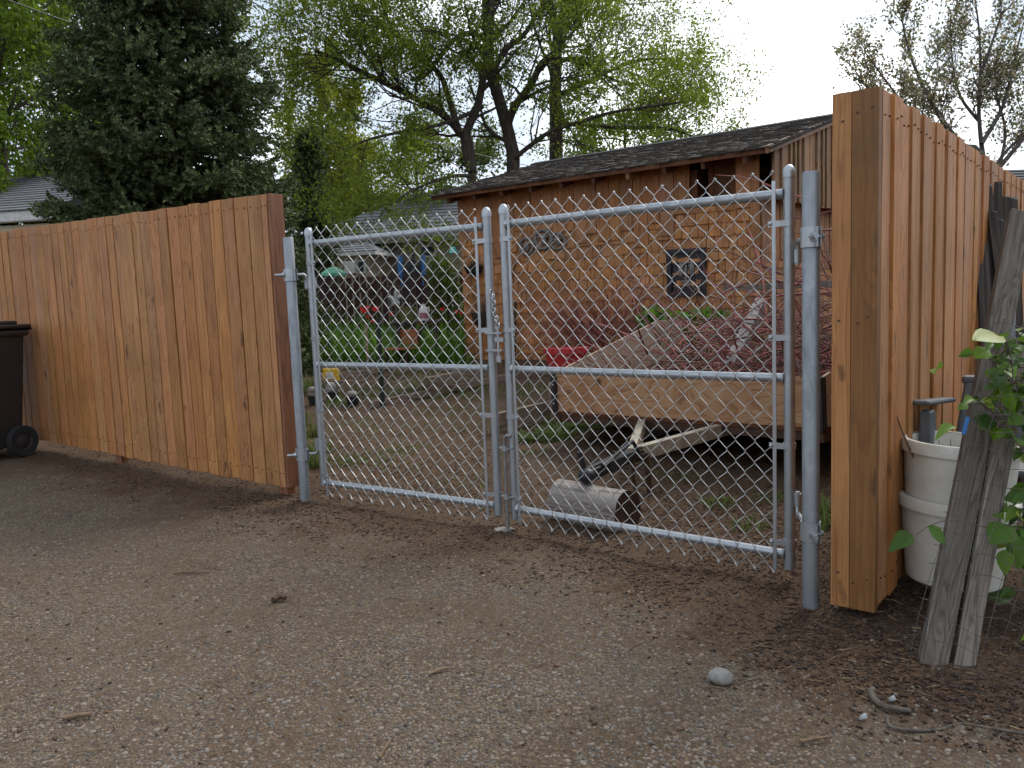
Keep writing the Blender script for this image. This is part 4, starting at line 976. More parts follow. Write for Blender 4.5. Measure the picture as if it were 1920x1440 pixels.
# ornamental trellis with white plaster figure-like leaves
p = at(741, 560, 13.5); p.z = gh(p.x, p.y); s_ = 13.5 / 1530; T = thing('trellis_ornament', 'thin metal trellis holding a white star shaped ornament', 'trellis', p); zt_ = zat(537, 741, p) - p.z
mb = MB()
for x in (-13, -8, 8, 13): mb.tube([(x * s_, 0, 0), (x * s_, 0, zt_)], .006, 6)
mb.tube([(-13 * s_, 0, zt_), (13 * s_, 0, zt_)], .006, 6); mb.tube([(-13 * s_, 0, zt_ * .6), (13 * s_, 0, zt_ * .6)], .005, 6); mb.build('trellis_frame', M['cement'], T, 0, world=False)
mb = MB(); zc = zat(560, 741, p) - p.z
for a, l in ((80, 17), (20, 13), (165, 13), (250, 14), (300, 14), (215, 9)):
    a = R(a); c = Vector((math.cos(a) * l * .5 * s_, -.02, zc + math.sin(a) * l * .5 * s_)); mb.sphere(c, (l * .55 * s_, .02, 3.6 * s_), 10, 6, .1, Matrix.Rotation(-a, 3, 'Y'))
mb.build('star_ornament', M['white'], T, 60, world=False)
# straw heaps, cut greens, grass tufts
def blades(n, c, rx, ry, hmax, l, wd, rng=RNG, flat=False, arch=.4):
    out = []; 
    a = rng.uniform(0, 6.283, n); r_ = np.sqrt(rng.uniform(0, 1, n)); X = c[0] + rx * r_ * np.cos(a); Y = c[1] + ry * r_ * np.sin(a)
    Vs = []; Fs = []
    for i in range(n):
        z = gh(X[i], Y[i]) + (hmax * (1 - r_[i] ** 2) * rng.uniform(.2, 1) if flat else -.01)
        an = rng.uniform(0, 6.283); el = rng.normal(.1, .25) if flat else rng.uniform(.8, 1.5); ln = l * rng.uniform(.5, 1.2)
        d = np.array([math.cos(an) * math.cos(el), math.sin(an) * math.cos(el), math.sin(el)]); sd_ = np.array([-math.sin(an), math.cos(an), 0]) * wd / 2
        p0 = np.array([X[i], Y[i], z]); p1 = p0 + d * ln * .55; d2_ = d + np.array([math.cos(an), math.sin(an), -1.]) * arch * (0 if flat else 1); d2_ /= np.linalg.norm(d2_); p2 = p1 + d2_ * ln * .45
        k = len(Vs); Vs += [p0 - sd_, p0 + sd_, p1 + sd_ * .9, p1 - sd_ * .9, p2 + sd_ * .15, p2 - sd_ * .15]; Fs += [(k, k + 1, k + 2, k + 3), (k + 3, k + 2, k + 4, k + 5)]
    return np.array(Vs), np.array(Fs)
def stuff(name, parts, mat, label=None):
    V = []; Fq = []; o = 0
    for v, f in parts: V.append(v); Fq.append(f + o); o += len(v)
    ob = np_mesh(name, np.concatenate(V), np.concatenate(Fq), mat); return tag(ob, label, None, None, 'stuff')
c1, c2, c3 = gpt(800, 738), gpt(690, 735), gpt(760, 735)
stuff('dry_grass', [blades(1500, c1, .42, .3, .24, .14, .005, flat=True), blades(900, c2, .5, .3, .08, .14, .005, flat=True), blades(500, c3, .5, .25, .06, .14, .005, flat=True)], M['hay'], 'heaps of dry cut grass between the bed planks')
g1, g2, g3 = gpt(1020, 822), gpt(1085, 806), gpt(1130, 800)
stuff('cut_greens', [blades(260, g1, .22, .1, .05, .22, .009, flat=True), blades(260, g2, .3, .1, .05, .22, .009, flat=True), blades(200, g3, .25, .08, .04, .2, .009, flat=True)], M['grass'], 'long cut green leaves lying on the soil before the trailer')
tufts = []
for (u, v, r_, n, l) in ((588, 880, .1, 130, .16), (592, 820, .09, 90, .16), (598, 850, .12, 90, .15), (1345, 945, .1, 80, .07), (1440, 935, .1, 40, .06), (1555, 965, .12, 110, .14), (1548, 985, .1, 80, .12), (1410, 985, .1, 40, .08), (640, 870, .2, 90, .07), (700, 860, .3, 120, .06), (760, 842, .25, 80, .06), (850, 740, .4, 160, .07), (930, 735, .4, 160, .07), (640, 760, .16, 120, .13), (810, 700, .6, 300, .06), (1010, 730, .4, 160, .08), (745, 880, .2, 50, .05), (880, 905, .2, 40, .05), (700, 740, .5, 160, .09), (900, 800, .3, 90, .05), (860, 770, .4, 120, .06), (660, 800, .3, 100, .06), (740, 810, .4, 110, .05), (1010, 770, .4, 120, .07), (980, 850, .2, 60, .05), (1250, 900, .2, 50, .06), (560, 800, .12, 100, .25), (575, 740, .2, 160, .3), (565, 690, .3, 200, .35)):
    c = gpt(u, v); tufts.append(blades(n, c, r_, r_ * .8, 0, l, .007))
stuff('grass', tufts, M['grass'], 'scattered grass and weed tufts on the soil')
# tall leafy garden plants in front of the far fence
gp = []
for k in range(2600):
    pass
def plants(n, u0, u1, v0, v1, l, wd):
    P = []
    for i in range(n):
        c = gpt(random.uniform(u0, u1), random.uniform(v0, v1)); P.append(blades(7, c, .12, .12, 0, l * random.uniform(.5, 1.15), wd, arch=.35))
    return P
gp = plants(330, 575, 870, 655, 690, .42, .026) + plants(180, 575, 735, 640, 680, .6, .028) + plants(90, 800, 880, 640, 670, .5, .028) + plants(60, 560, 640, 660, 690, .75, .02)
stuff('garden_plants', gp, M['garden_leaf'], 'bed of long leaved green garden plants before the dark fence')
# red tulips
k = 0
for (u, v, s1) in ((684, 588, 1.), (692, 598, .9), (705, 585, 1.1), (700, 606, .8), (704, 580, .7), (679, 582, .7), (690, 580, .8), (734, 592, .7), (830, 583, .7), (857, 588, .8), (866, 590, .7), (789, 608, .7)):
    d = 11.6 + random.uniform(-.3, .3); p = at(u, v, d); g0 = gh(p.x, p.y); T = thing('red_tulip', 'red tulip in the garden plants before the dark fence', 'flower', (p.x, p.y, g0), group='red tulips in the garden')
    mb = MB(); mb.tube([(random.uniform(-.05, .05), 0, 0), (0, 0, p.z - g0)], .005, 5); mb.build('stem', M['garden_leaf'], T, 60, world=False)
    mb = MB(); s2 = .044 * s1
    for j in range(6):
        a = j * 1.047; c = Vector((math.cos(a), math.sin(a), 0)); t2 = Vector((-math.sin(a), math.cos(a), 0)); z0 = Vector((0, 0, p.z - g0))
        mb.add([z0, z0 + c * s2 + t2 * s2 * .5 + Vector((0, 0, s2 * .7)), z0 + c * s2 * .9 + Vector((0, 0, s2 * 1.7)), z0 + c * s2 - t2 * s2 * .5 + Vector((0, 0, s2 * .7))], [(0, 1, 2, 3)])
    mb.build('petals', M['flower'], T, 0, world=False); k += 1
# climbing shrub at the shed corner and green sprigs behind the trailer
def leafblob(name, label, cat, specs, mat, size, parent_stem=None, origin=(0, 0, 0)):
    C = []; 
    for (c, r3, n) in specs:
        p = RNG.normal(size=(n, 3)); p /= np.linalg.norm(p, axis=1)[:, None]; p *= (RNG.uniform(.25, 1, n) ** .6)[:, None]; C.append(p * np.array(r3) + np.array(c))
    C = np.concatenate(C); Vv, Ff = stamp(LEAF_V, LEAF_F, C, rot_rand(len(C), RNG), size * RNG.uniform(.6, 1.3, len(C)))
    return C, Vv, Ff
def bush(name, label, cat, specs, mat, size, group=None):
    c0 = Vector(specs[0][0]); z0 = gh(c0.x, c0.y); T = thing(name, label, cat, (c0.x, c0.y, z0), group=group)
    C, Vv, Ff = leafblob(name, label, cat, specs, mat, size); np_mesh('foliage', Vv, Ff, mat, T)
    mb = MB()
    for (c, r3, n) in specs:
        for i in range(5): e = Vector(c) + Vector((random.uniform(-.6, .6) * r3[0], random.uniform(-.6, .6) * r3[1], random.uniform(-.2, .7) * r3[2])); b0 = Vector((c0.x + random.uniform(-.06, .06), c0.y, z0 - .02)); mb.tube([b0, b0.lerp(e, .5) + Vector((0, 0, .05)), e], [.012, .008, .003], 5)
    mb.build('stems', M['bark_dark'], T, 60); return T
q = at(838, 560, 12.4); bush('climbing_shrub', 'dense dark green shrub at the shed corner behind the white pole', 'shrub', [((q.x, q.y, 1.0), (.3, .3, .7), 1100), ((q.x - .1, q.y, 1.5), (.25, .25, .3), 500)], M['mid_leaf'], .06)
q = at(1228, 588, 7.2); bush('leafy_shrub', 'dark green leafy shrub peeking over the trailer side below the plaque', 'shrub', [((q.x, q.y, q.z - .05), (.17, .17, .12), 260), ((q.x, q.y, .65), (.18, .15, .35), 150)], M['garden_leaf'], .085)
q = at(1310, 580, 6.8); bush('leafy_shrub', 'low green weeds behind the trailer beneath the plaque, nearer the pale plank', 'shrub', [((q.x, q.y, q.z - .05), (.28, .12, .06), 160), ((q.x, q.y, .65), (.2, .12, .35), 90)], M['garden_leaf'], .07)

# ------------------------------------------------------------------ far fence, houses, trampoline, umbrella, lamp
def far_fence(name, label, u0, u1, vt, d, mat, wd):
    a, b = at(u0, vt, d), at(u1, vt, d * .97); ga, gb = gz(a.x, a.y), gz(b.x, b.y); T = thing(name, label, 'fence', M=Mframe((a.x, a.y, 0), (b - a) * Vector((1, 1, 0)))); L = Vector((b.x - a.x, b.y - a.y)).length
    mb = MB(); x = 0
    while x < L:
        z1 = a.z + random.uniform(-.012, .012); mb.box((x + wd / 2, random.uniform(0, .008), (z1 + ga) / 2), (wd - .03, .02, z1 - ga - .04)); x += wd
    mb.build('picket_panel', mat, T, 0, world=False)
    for z in (a.z - .25, ga + .35): mb = MB(); mb.box((L / 2, .035, z), (L, .04, .08)); mb.build('rail', mat, T, 0, world=False)
    mb = MB()
    for x in np.arange(.3, L, 2.2):
        mb = MB(); mb.box((x, .09, (a.z + ga) / 2 - .03), (.09, .07, a.z - ga - .05)); mb.build('post', mat, T, 0, world=False)
    return T
far_fence('picket_fence', 'dark brown picket fence closing the garden behind the tulips', 440, 1010, 527, 14.6, M['brown_fence'], .125)
# neighbouring house behind the dark fence
H0, H1 = at(560, 540, 27.0), at(1120, 540, 25.0)
hd = Vector((H1.x - H0.x, H1.y - H0.y, 0)); MH = Mframe((H0.x, H0.y, 0), hd); HL = hd.length
def hz_(u, v): 
    n = MH.to_3x3() @ Vector((0, -1, 0)); r = ray(u, v); p = CAM + r * ((H0 - CAM).dot(n) / r.dot(n)); return MH.inverted() @ p
house = thing('house', 'tan sided house with grey roof behind the dark picket fence', 'house', M=MH)
e1, e2 = hz_(700, 452), hz_(860, 432); ze = 3.05
mb = MB(); mb.box((HL / 2, 4, ze / 2), (HL, 8, ze)); mb.build('wall', M['tan'], house, 0, world=False)
mb = MB()
for k in range(14): mb.box((HL / 2, -.012, .25 + k * .2), (HL, .03, .185), Matrix.Rotation(-.06, 3, 'X'))
mb.build('siding', M['tan'], house, 0, world=False)
rz = ze + 2.1
mb = MB(); mb.hexa([(-.6, -.6, ze - .12), (HL + .6, -.6, ze - .12), (HL + .6, 8.6, ze - .12), (-.6, 8.6, ze - .12)], [(-.6, -.6, ze), (HL + .6, -.6, ze), (HL + .6, 8.6, ze), (-.6, 8.6, ze)]); mb.build('eave', M['cement'], house, 0, world=False)
mb = MB(); a_ = 4.3
v_ = [(-.6, -.6, ze + .003), (HL + .6, -.6, ze + .003), (HL + .6, 8.6, ze + .003), (-.6, 8.6, ze + .003), (a_ - .4, 4, rz), (HL - a_ + .4, 4, rz)]
def tiled(quad, rows, mat, par, nm='roof'):
    mb = MB(); a, b, c, d = [Vector(x) for x in quad]          # a-b eave, d-c ridge
    nrm = (b - a).cross(d - a).normalized()
    if nrm.z < 0: nrm = -nrm
    for r_ in range(rows):
        t0, t1 = r_ / rows, (r_ + 1.12) / rows; p0, p1 = a.lerp(d, t0), b.lerp(c, t0); q0, q1 = a.lerp(d, min(t1, 1)), b.lerp(c, min(t1, 1)); n_ = max(1, int((p1 - p0).length / .9))
        for i in range(n_):
            s0, s1 = i / n_, (i + 1) / n_; mb.add([p0.lerp(p1, s0) + nrm * .03, p0.lerp(p1, s1) + nrm * .03, q0.lerp(q1, s1) + nrm * .004, q0.lerp(q1, s0) + nrm * .004, p0.lerp(p1, s0), p0.lerp(p1, s1)], [(0, 1, 2, 3), (4, 5, 1, 0)])
    return mb.build(nm, mat, par, 0, world=False)
tiled([v_[0], v_[1], v_[5], v_[4]], 16, M['roof_grey'], house); tiled([v_[3], v_[0], v_[4], v_[4]], 16, M['roof_grey'], house)
mb = MB(); mb.add([v_[1], v_[2], v_[3], v_[5], v_[4]], [(0, 1, 3), (1, 2, 4, 3)]); mb.build('rear_roof', M['roof_grey'], house, 0, world=False)
# porch with its own hipped roof, and windows
pa, pb = hz_(655, 486), hz_(742, 486); pz = pa.z
mb = MB(); mb.box(((pa.x + pb.x) / 2, -.9, pz / 2), (pb.x - pa.x - .4, 1.76, pz)); mb.build('porch_wall', M['tan'], house, 0, world=False)
mb = MB(); mb.box(((pa.x + pb.x) / 2, -1.0, pz + .04), (pb.x - pa.x + .2, 2.1, .1)); mb.build('gutter', M['white'], house, 0, world=False)
tiled([(pa.x - .1, -2.0, pz + .1), (pb.x + .1, -2.0, pz + .1), (pb.x - 1.0, 0, pz + .62), (pa.x + .9, 0, pz + .62)], 6, M['roof_grey'], house, 'porch_roof')
mb = MB(); mb.add([(pa.x - .1, -2.0, pz + .1), (pa.x - .1, 0, pz + .1), (pa.x + .9, 0, pz + .62), (pb.x + .1, -2.0, pz + .1), (pb.x + .1, 0, pz + .1), (pb.x - 1.0, 0, pz + .62)], [(0, 1, 2), (4, 3, 5)]); mb.build('porch_hip', M['roof_grey'], house, 0, world=False)
for (u0, v0, u1, v1, yy) in ((695, 460, 715, 476, -.04), (712, 494, 722, 512, -1.8), (790, 462, 815, 480, -.04)):
    a, b = hz_(u0, v1), hz_(u1, v0); mb = MB(); x0_, x1_, z0_, z1_ = a.x, b.x, a.z, b.z; f_ = .06
    mb.box(((x0_ + x1_) / 2, yy, z1_ + f_ / 2), (x1_ - x0_ + 2 * f_, .06, f_)); mb.box(((x0_ + x1_) / 2, yy, z0_ - f_ / 2), (x1_ - x0_ + 2 * f_, .06, f_)); mb.box((x0_ - f_ / 2, yy, (z0_ + z1_) / 2), (f_, .06, z1_ - z0_)); mb.box((x1_ + f_ / 2, yy, (z0_ + z1_) / 2), (f_, .06, z1_ - z0_))
    wn = mb.build('window', M['white'], house, 0, world=False); mb = MB(); mb.box(((x0_ + x1_) / 2, yy + .01, (z0_ + z1_) / 2), (x1_ - x0_, .02, z1_ - z0_)); mb.build('pane', M['glass'], wn, 0, world=False)
a = hz_(704, 505); mb = MB(); mb.box((a.x, -1.95, a.z), (.34, .35, .36)); mb.build('air_conditioner', M['white'], house, 0, .02, world=False)
# trampoline net with blue padded poles
T0 = at(772, 505, 19.0); T = thing('trampoline', 'trampoline with black safety net and blue padded poles behind the fence', 'trampoline', (T0.x, T0.y + 1.2, gz(T0.x, T0.y)))
rt = 1.15; cz_ = Vector((T0.x, T0.y + 1.2, 0)); g0 = gz(T0.x, T0.y); zn0 = zat(526, 772, T0) - .25; zn1 = zat(487, 772, T0)
ang = [math.atan2(-1.2, (at(u, 505, 19).x - T0.x) * 1.0) for u in (748, 795)] 
pu = [at(751, 500, 18.2), at(775, 498, 18.0), at(793, 500, 18.2), at(812, 500, 19.6), at(742, 500, 19.8), at(776, 500, 20.6)]
for i, p in enumerate(pu):
    mb = MB(); zz1 = zn1 + .16; mb.tube([(p.x, p.y, g0), (p.x, p.y, zz1)], .02, 8); mb.tube([(p.x, p.y, zz1), (p.x + .02, p.y, zz1 + .06)], .03, 8); po = mb.build('pole', M['black'], T, 60)
    if i in (0, 2): mb = MB(); mb.tube([(p.x, p.y, zn0), (p.x, p.y, zn1 + .06)], .06, 12); mb.build('foam_sleeve', M['blue'], po, 60)
order = [0, 1, 2, 3, 5, 4]; mb = MB(); ring = [pu[i] for i in order]
for zz, r_ in ((zn0 - .2, .04),): mb.tube([Vector((p.x, p.y, zz)) for p in ring], r_, 8, closed=True)
mb.build('frame_ring', M['black'], T, 60)
mb = MB()
for i in range(6):
    a, b = ring[i], ring[(i + 1) % 6]; n = 8
    for j in range(n):
        t0, t1 = j / n, (j + 1) / n; sag = lambda t: .1 * 4 * t * (1 - t); p0, p1 = a.lerp(b, t0), a.lerp(b, t1)
        mb.add([(p0.x, p0.y, zn0 - .2), (p1.x, p1.y, zn0 - .2), (p1.x, p1.y, zn1 - sag(t1)), (p0.x, p0.y, zn1 - sag(t0))], [(0, 1, 2, 3)])
nt_ = mb.build('safety_net', M['net'], T, 60)
m, nt, b, out = new_mat('net_weave'); tr_ = nd(nt, 'ShaderNodeBsdfTransparent'); setin(nt, b, Base_Color=(.012, .013, .017), Roughness=.8)
mx = nd(nt, 'ShaderNodeMixShader', i0=.72, i1=tr_.outputs[0], i2=b.outputs[0]); nt.links.new(mx.outputs[0], out.inputs[0]); nt_.data.materials[0] = m
# green umbrella
p = at(625, 512, 16.5); g0 = gz(p.x, p.y); T = thing('parasol', 'mint green domed parasol above the dark fence', 'parasol', (p.x, p.y, g0)); zt_ = zat(500, 625, p); ru = 24 * 16.5 / 1530
mb = MB(); n = 8; prof = [(0.001, 0), (.35, -.035), (.7, -.12), (1., -.24)]; vs = []; fs = []
mb.lathe([(ru * r_ + .001, zt_ + z * ru * 2.2) for r_, z in prof], 8, Matrix.Translation((p.x, p.y, 0))); mb.lathe([(ru, zt_ - .24 * 2.2 * ru), (ru * .98, zt_ - .24 * 2.2 * ru - .05)], 8, Matrix.Translation((p.x, p.y, 0))); mb.build('canopy', M['mint'], T, 20)
mb = MB(); mb.tube([(p.x, p.y, g0), (p.x, p.y, zt_ + .04)], .018, 8); mb.build('pole', M['white'], T, 60)
# turquoise hanging feeder
p = at(850, 470, 10.4); s_ = 10.4 / 1530; T = thing('bird_feeder', 'turquoise bell shaped feeder hanging beside the shed corner', 'feeder', p)
mb = MB(); mb.lathe([(.008, .05), (.03, .045), (7 * s_, .0), (9 * s_, -.03), (8.4 * s_, -.03), (6 * s_, 0)], 18, Matrix.Translation(p)); mb.build('bell', M['teal'], T, 40)
mb = MB(); mb.tube([p + Vector((0, 0, .05)), p + Vector((.02, .0, .3)), on_shed(878, 425, .02)], .004, 6); mb.build('hook', M['black'], T, 60)
# house at the far left, with grey roof and cream siding
p = at(20, 402, 17.); gx = -.5; HM = Mframe((p.x - 3.6, p.y + 1.0, 0), Vector((1, -.18, 0))); hl = thing('house', 'cream sided house with grey roof at the far left beyond the fence', 'house', M=HM); hl['label'] = 'cream sided house with grey roof peeking out beside the blue spruce'
zf = zat(400, 20, p) ; mb = MB(); mb.box((2.2, 2.5, zf / 2 - .1), (4.2, 5, zf - .2)); mb.build('wall', M['cream'], hl, 0, world=False)
mb = MB()
for k in range(7): mb.box((2.2, -.012, zf - .35 - k * .2), (4.2, .03, .19), Matrix.Rotation(-.07, 3, 'X'))
mb.build('siding', M['cream'], hl, 0, world=False)
mb = MB(); mb.box((2.2, -.2, zf - .04), (4.9, .03, .2)); mb.box((2.2, -.1, zf - .145), (4.9, .17, .02)); mb.build('fascia', M['white'], hl, 0, world=False)
tiled([(-.3, -.25, zf + .06), (4.7, -.25, zf + .06), (4.7, 2.6, zf + 1.25), (-.3, 2.6, zf + 1.25)], 15, M['roof_grey'], hl)
mb = MB(); mb.add([(-.3, 2.6, zf + 1.25), (4.7, 2.6, zf + 1.25), (4.7, 5.6, zf + .06), (-.3, 5.6, zf + .06)], [(0, 1, 2, 3)]); mb.add([(4.3, 0, zf), (4.3, 5, zf), (4.3, 2.6, zf + 1.2)], [(0, 1, 2)]); mb.build('rear_roof', M['roof_grey'], hl, 0, world=False)
# dark roofed house behind the apple tree
p = at(1850, 300, 16.); HM = Mframe((p.x - 1.0, p.y, 0), Vector((1, .1, 0))); hr = thing('house', 'dark roofed house mostly hidden behind the apple tree', 'house', M=HM); zr_ = zat(276, 1880, p)
mb = MB(); mb.box((4, 3, (zr_ - 1.2) / 2), (8, 6, zr_ - 1.2)); mb.build('wall', M['tan'], hr, 0, world=False)
tiled([(-.4, -.5, zr_ - 1.25), (8.4, -.5, zr_ - 1.25), (8.4, 3, zr_), (-.4, 3, zr_)], 14, M['roof_dark'], hr); mb = MB(); mb.add([(-.4, 3, zr_), (8.4, 3, zr_), (8.4, 6.5, zr_ - 1.25), (-.4, 6.5, zr_ - 1.25)], [(0, 1, 2, 3)]); mb.build('rear_roof', M['roof_dark'], hr, 0, world=False)
# ------------------------------------------------------------------ trees
def growth(rng):
    return rng
class Tree:
    def __init__(s): s.w = MB(); s.tips = []; s.tw = MB()
    def limb(s, pts, r0, r1, sides=9):
        n = len(pts); s.w.tube(pts, [r0 + (r1 - r0) * i / (n - 1) for i in range(n)], sides, caps=False)
    def spawn(s, p, d, L, r, lvl, maxl, kids, up=.12, wander=.22, spread=(.5, 1.1)):
        n = 5; pts = [p.copy()]; dd = d.normalized(); dirs = []
        for i in range(n):
            dd = (dd + Vector((random.gauss(0, wander), random.gauss(0, wander), random.gauss(0, wander) + up))).normalized(); pts.append(pts[-1] + dd * L / n); dirs.append(dd)
        mb = s.w if r > .012 else s.tw
        mb.tube(pts, [r * (1 - .72 * i / n) for i in range(n + 1)], 6 if r > .03 else 4 if r > .01 else 3, caps=False)
        if lvl >= maxl:
            for i in range(1, n + 1): s.tips.append((pts[i], dirs[i - 1]))
            return
        for k in range(kids[lvl]):
            t = random.uniform(.2, 1.); i = min(int(t * n), n - 1); q = pts[i].lerp(pts[i + 1], t * n - i)
            a = random.uniform(*spread); ax = dirs[i].orthogonal().normalized(); ax.rotate(Matrix.Rotation(random.uniform(0, 6.283), 3, dirs[i]))
            nd_ = dirs[i].copy(); nd_.rotate(Matrix.Rotation(a, 3, ax))
            s.spawn(q, nd_, L * random.uniform(.42, .68), r * .5 * (1 - .4 * t), lvl + 1, maxl, kids, up, wander, spread)
    def leaves(s, name, per, rad, size, mat, parent, tmpl=(LEAF4_V, LEAF4_F), rng=RNG, droop=0., tips=None):
        T = np.array([[*p] for p, d in (tips or s.tips)]); C = np.repeat(T, per, 0); C = C + rng.normal(size=C.shape) * rad; C[:, 2] -= droop * rng.uniform(0, 1, len(C))
        V, Fq = stamp(tmpl[0], tmpl[1], C, rot_rand(len(C), rng), size * rng.uniform(.55, 1.35, len(C))); return np_mesh(name, V, Fq, mat, parent)
    def done(s, T, mat, twmat=None):
        s.w.build('trunk', mat, T, 60)
        if s.tw.v: s.tw.build('twigs', twmat or mat, T, 60)

def poly(pl, d0, d1=None):             # photo polyline at distances d0..d1
    d1 = d0 if d1 is None else d1; n = len(pl); return [at(u, v, d0 + (d1 - d0) * i / max(1, n - 1)) for i, (u, v) in enumerate(pl)]
def subdiv(pts, k=3):
    out = []
    for i in range(len(pts) - 1):
        a, b = pts[i], pts[i + 1]; pm = pts[i - 1] if i else a; pn = pts[i + 2] if i + 2 < len(pts) else b
        for j in range(k):
            t = j / k; out.append(.5 * ((2 * a) + (b - pm) * t + (2 * pm - 5 * a + 4 * b - pn) * t * t + (3 * a - pm - 3 * b + pn) * t ** 3))
    out.append(pts[-1]); return out
def limb_tree(name, label, limbs, leafmat_, per, rad, size, kidsn, barkm, L0, maxl=2, kids=(5, 4), up=.1, base=None, spread=(.5, 1.1), wander=.22, dmul=1.):
    b0 = limbs[0][0][0]; g0 = gz(b0.x, b0.y); T = thing(name, label, 'tree', (b0.x, b0.y, g0)); tr = Tree()
    for (pts, r0, r1, nk) in limbs:
        pts = subdiv(pts, 4); tr.limb(pts, r0, r1)
        n = len(pts)
        for k in range(nk):
            t = random.uniform(.15, 1.) ** .8; i = min(int(t * (n - 1)), n - 2); q = pts[i].lerp(pts[i + 1], random.random()); d = (pts[i + 1] - pts[i]).normalized()
            ax = d.orthogonal().normalized(); ax.rotate(Matrix.Rotation(random.uniform(0, 6.283), 3, d)); dn = d.copy(); dn.rotate(Matrix.Rotation(random.uniform(.5, 1.2), 3, ax))
            rr = r0 + (r1 - r0) * t; tr.spawn(q, dn, L0 * random.uniform(.55, 1.25) * (1.15 - .5 * t), max(.004 if L0 < 1 else .012, min(rr * .42, .055)), 0, maxl, kids, up, wander, spread)
    tr.done(T, barkm); tr.leaves('crown', per, rad, size, leafmat_, T)
    return T
D = 19.
def gbase(u, d): p = at(u, 600, d); p.z = gz(p.x, p.y) - .1; return p
tb = gbase(948, D)
limbs = [
    ([tb] + poly([(962, 330), (958, 270), (940, 200), (922, 140), (915, 90), (912, 0), (905, -110), (915, -230)], D, D), .165, .085, 18),
    (poly([(950, 240), (965, 200), (995, 160), (1012, 125), (1030, 105), (1060, 85)], D, D - 1), .1, .05, 9),
    (poly([(925, 130), (950, 92), (985, 62), (1010, 20), (1050, -40)], D, D + 1), .075, .035, 8),
    (poly([(912, 75), (880, 62), (845, 80), (800, 140), (770, 150)], D, D - 1.2), .07, .03, 9),
    ([gbase(885, D - .3)] + poly([(884, 300), (862, 250), (830, 215), (780, 185), (730, 160), (680, 135), (630, 110), (590, 95)], D - .3, D - 1.8), .105, .03, 22),
    (poly([(885, 320), (872, 260), (895, 200), (905, 150), (920, 60), (925, -40), (940, -140)], D - .4, D - 1), .11, .05, 12),
    (poly([(862, 250), (840, 180), (825, 140), (790, 110), (740, 60), (715, 0), (700, -80)], D - .6, D + .3), .075, .03, 14),
    (poly([(950, 310), (985, 280), (1030, 248), (1090, 228), (1150, 210), (1220, 200), (1300, 188)], D, D - 1.5), .06, .02, 15),
    (poly([(905, 200), (860, 222), (800, 240), (740, 250), (690, 262), (650, 280)], D - .5, D - 2), .05, .018, 10),
    (poly([(730, 160), (690, 110), (660, 60), (640, 10), (630, -50)], D - 1.2, D - 1), .05, .02, 12),
    (poly([(880, 330), (850, 330), (800, 345), (760, 365), (720, 395)], D - 1, D - 2.5), .045, .015, 4),
]
limb_tree('ash_tree', 'large spreading tree with several dark trunks rising behind the shed', limbs, M['olive_leaf'], 7, .075, .066, 0, M['bark_dark'], 2.3, 2, (5, 4), .06)
tb2 = gbase(1040, D + 2.5); D2 = D + 2.5
limbs = [
    ([tb2] + poly([(1043, 240), (1041, 190), (1043, 110), (1048, 60), (1062, 10), (1080, -60), (1095, -150)], D2), .19, .09, 14),
    (poly([(1045, 70), (1035, 20), (1020, -40), (1015, -120)], D2, D2 + .5), .12, .05, 9),
    (poly([(1043, 115), (1080, 110), (1110, 125), (1150, 150), (1200, 160)], D2, D2 - 1), .07, .025, 10),
    (poly([(1055, 30), (1100, 0), (1150, -20), (1210, -30)], D2, D2 + .5), .08, .03, 10),
    (poly([(1043, 180), (1090, 160), (1150, 130), (1220, 110), (1290, 120)], D2, D2 - .5), .07, .02, 13),
    (poly([(1044, 230), (1100, 235), (1170, 240), (1250, 240), (1310, 260)], D2, D2 - 1), .06, .02, 14),
]
limb_tree('maple_tree', 'tall tree with a straight pale trunk behind the shed roof', limbs, M['olive_leaf'], 5, .1, .07, 0, M['bark_dark'], 2.6, 2, (5, 4), .06)['label'] = 'tall straight trunked tree rising above the shed roof, second of two big trees'

def round_tree(name, label, u, vtop, d, spread_px, leafm, size, per=6, n=26, hang=False, base_v=None, barkm=None, thick=.14, low=.25, rad=.14, kids=(5, 4)):
    b = gbase(u, d); top = at(u, vtop, d).z; H = top - b.z; W = spread_px * d / 1530 / 2; T = thing(name, label, 'tree', (b.x, b.y, b.z)); tr = Tree()
    lean = Vector((random.uniform(-.2, .2), random.uniform(-.2, .2), 0))
    ax = subdiv([b, b + Vector((0, 0, H * .3)) + lean * .5, b + Vector((0, 0, H * .65)) + lean, b + Vector((0, 0, H * .95)) + lean * 1.5], 4); tr.limb(ax, thick, thick * .2)
    m = len(ax)
    for k in range(n):
        t = low + (1 - low) * (k + random.random()) / n; i = min(int(t * (m - 1)), m - 2); q = ax[i].lerp(ax[i + 1], random.random()); a = k * 2.4 + random.uniform(-.5, .5)
        prof = math.sin(math.pi * min(1, (t - low) / (1 - low) * .78 + .2)) ** .7
        el = random.uniform(.1, .8); dv = Vector((math.cos(a) * math.cos(el), math.sin(a) * math.cos(el), math.sin(el)))
        tr.spawn(q, dv, max(.5, W * prof * random.uniform(.75, 1.1)), thick * .35 * (1.1 - t) + .012, 0, 2, kids, -.14 if hang else .02, .2)
    tr.done(T, barkm or M['bark_dark'])
    if hang:
        C = []; 
        for p, dd in tr.tips:
            ln = random.uniform(.3, 1.3)
            for j in range(per): C.append((p + Vector((random.gauss(0, .05), random.gauss(0, .05), -ln * random.random())), dd))
        tr.leaves('crown', 1, .04, size, leafm, T, tips=C)
    else: tr.leaves('crown', per, rad, size, leafm, T)
    return T
round_tree('birch_tree', 'yellow green weeping tree between the blue spruce and the big spreading tree', 632, 78, 33., 180, M['yellow_leaf'], .14, 7, 30, True, low=.4)
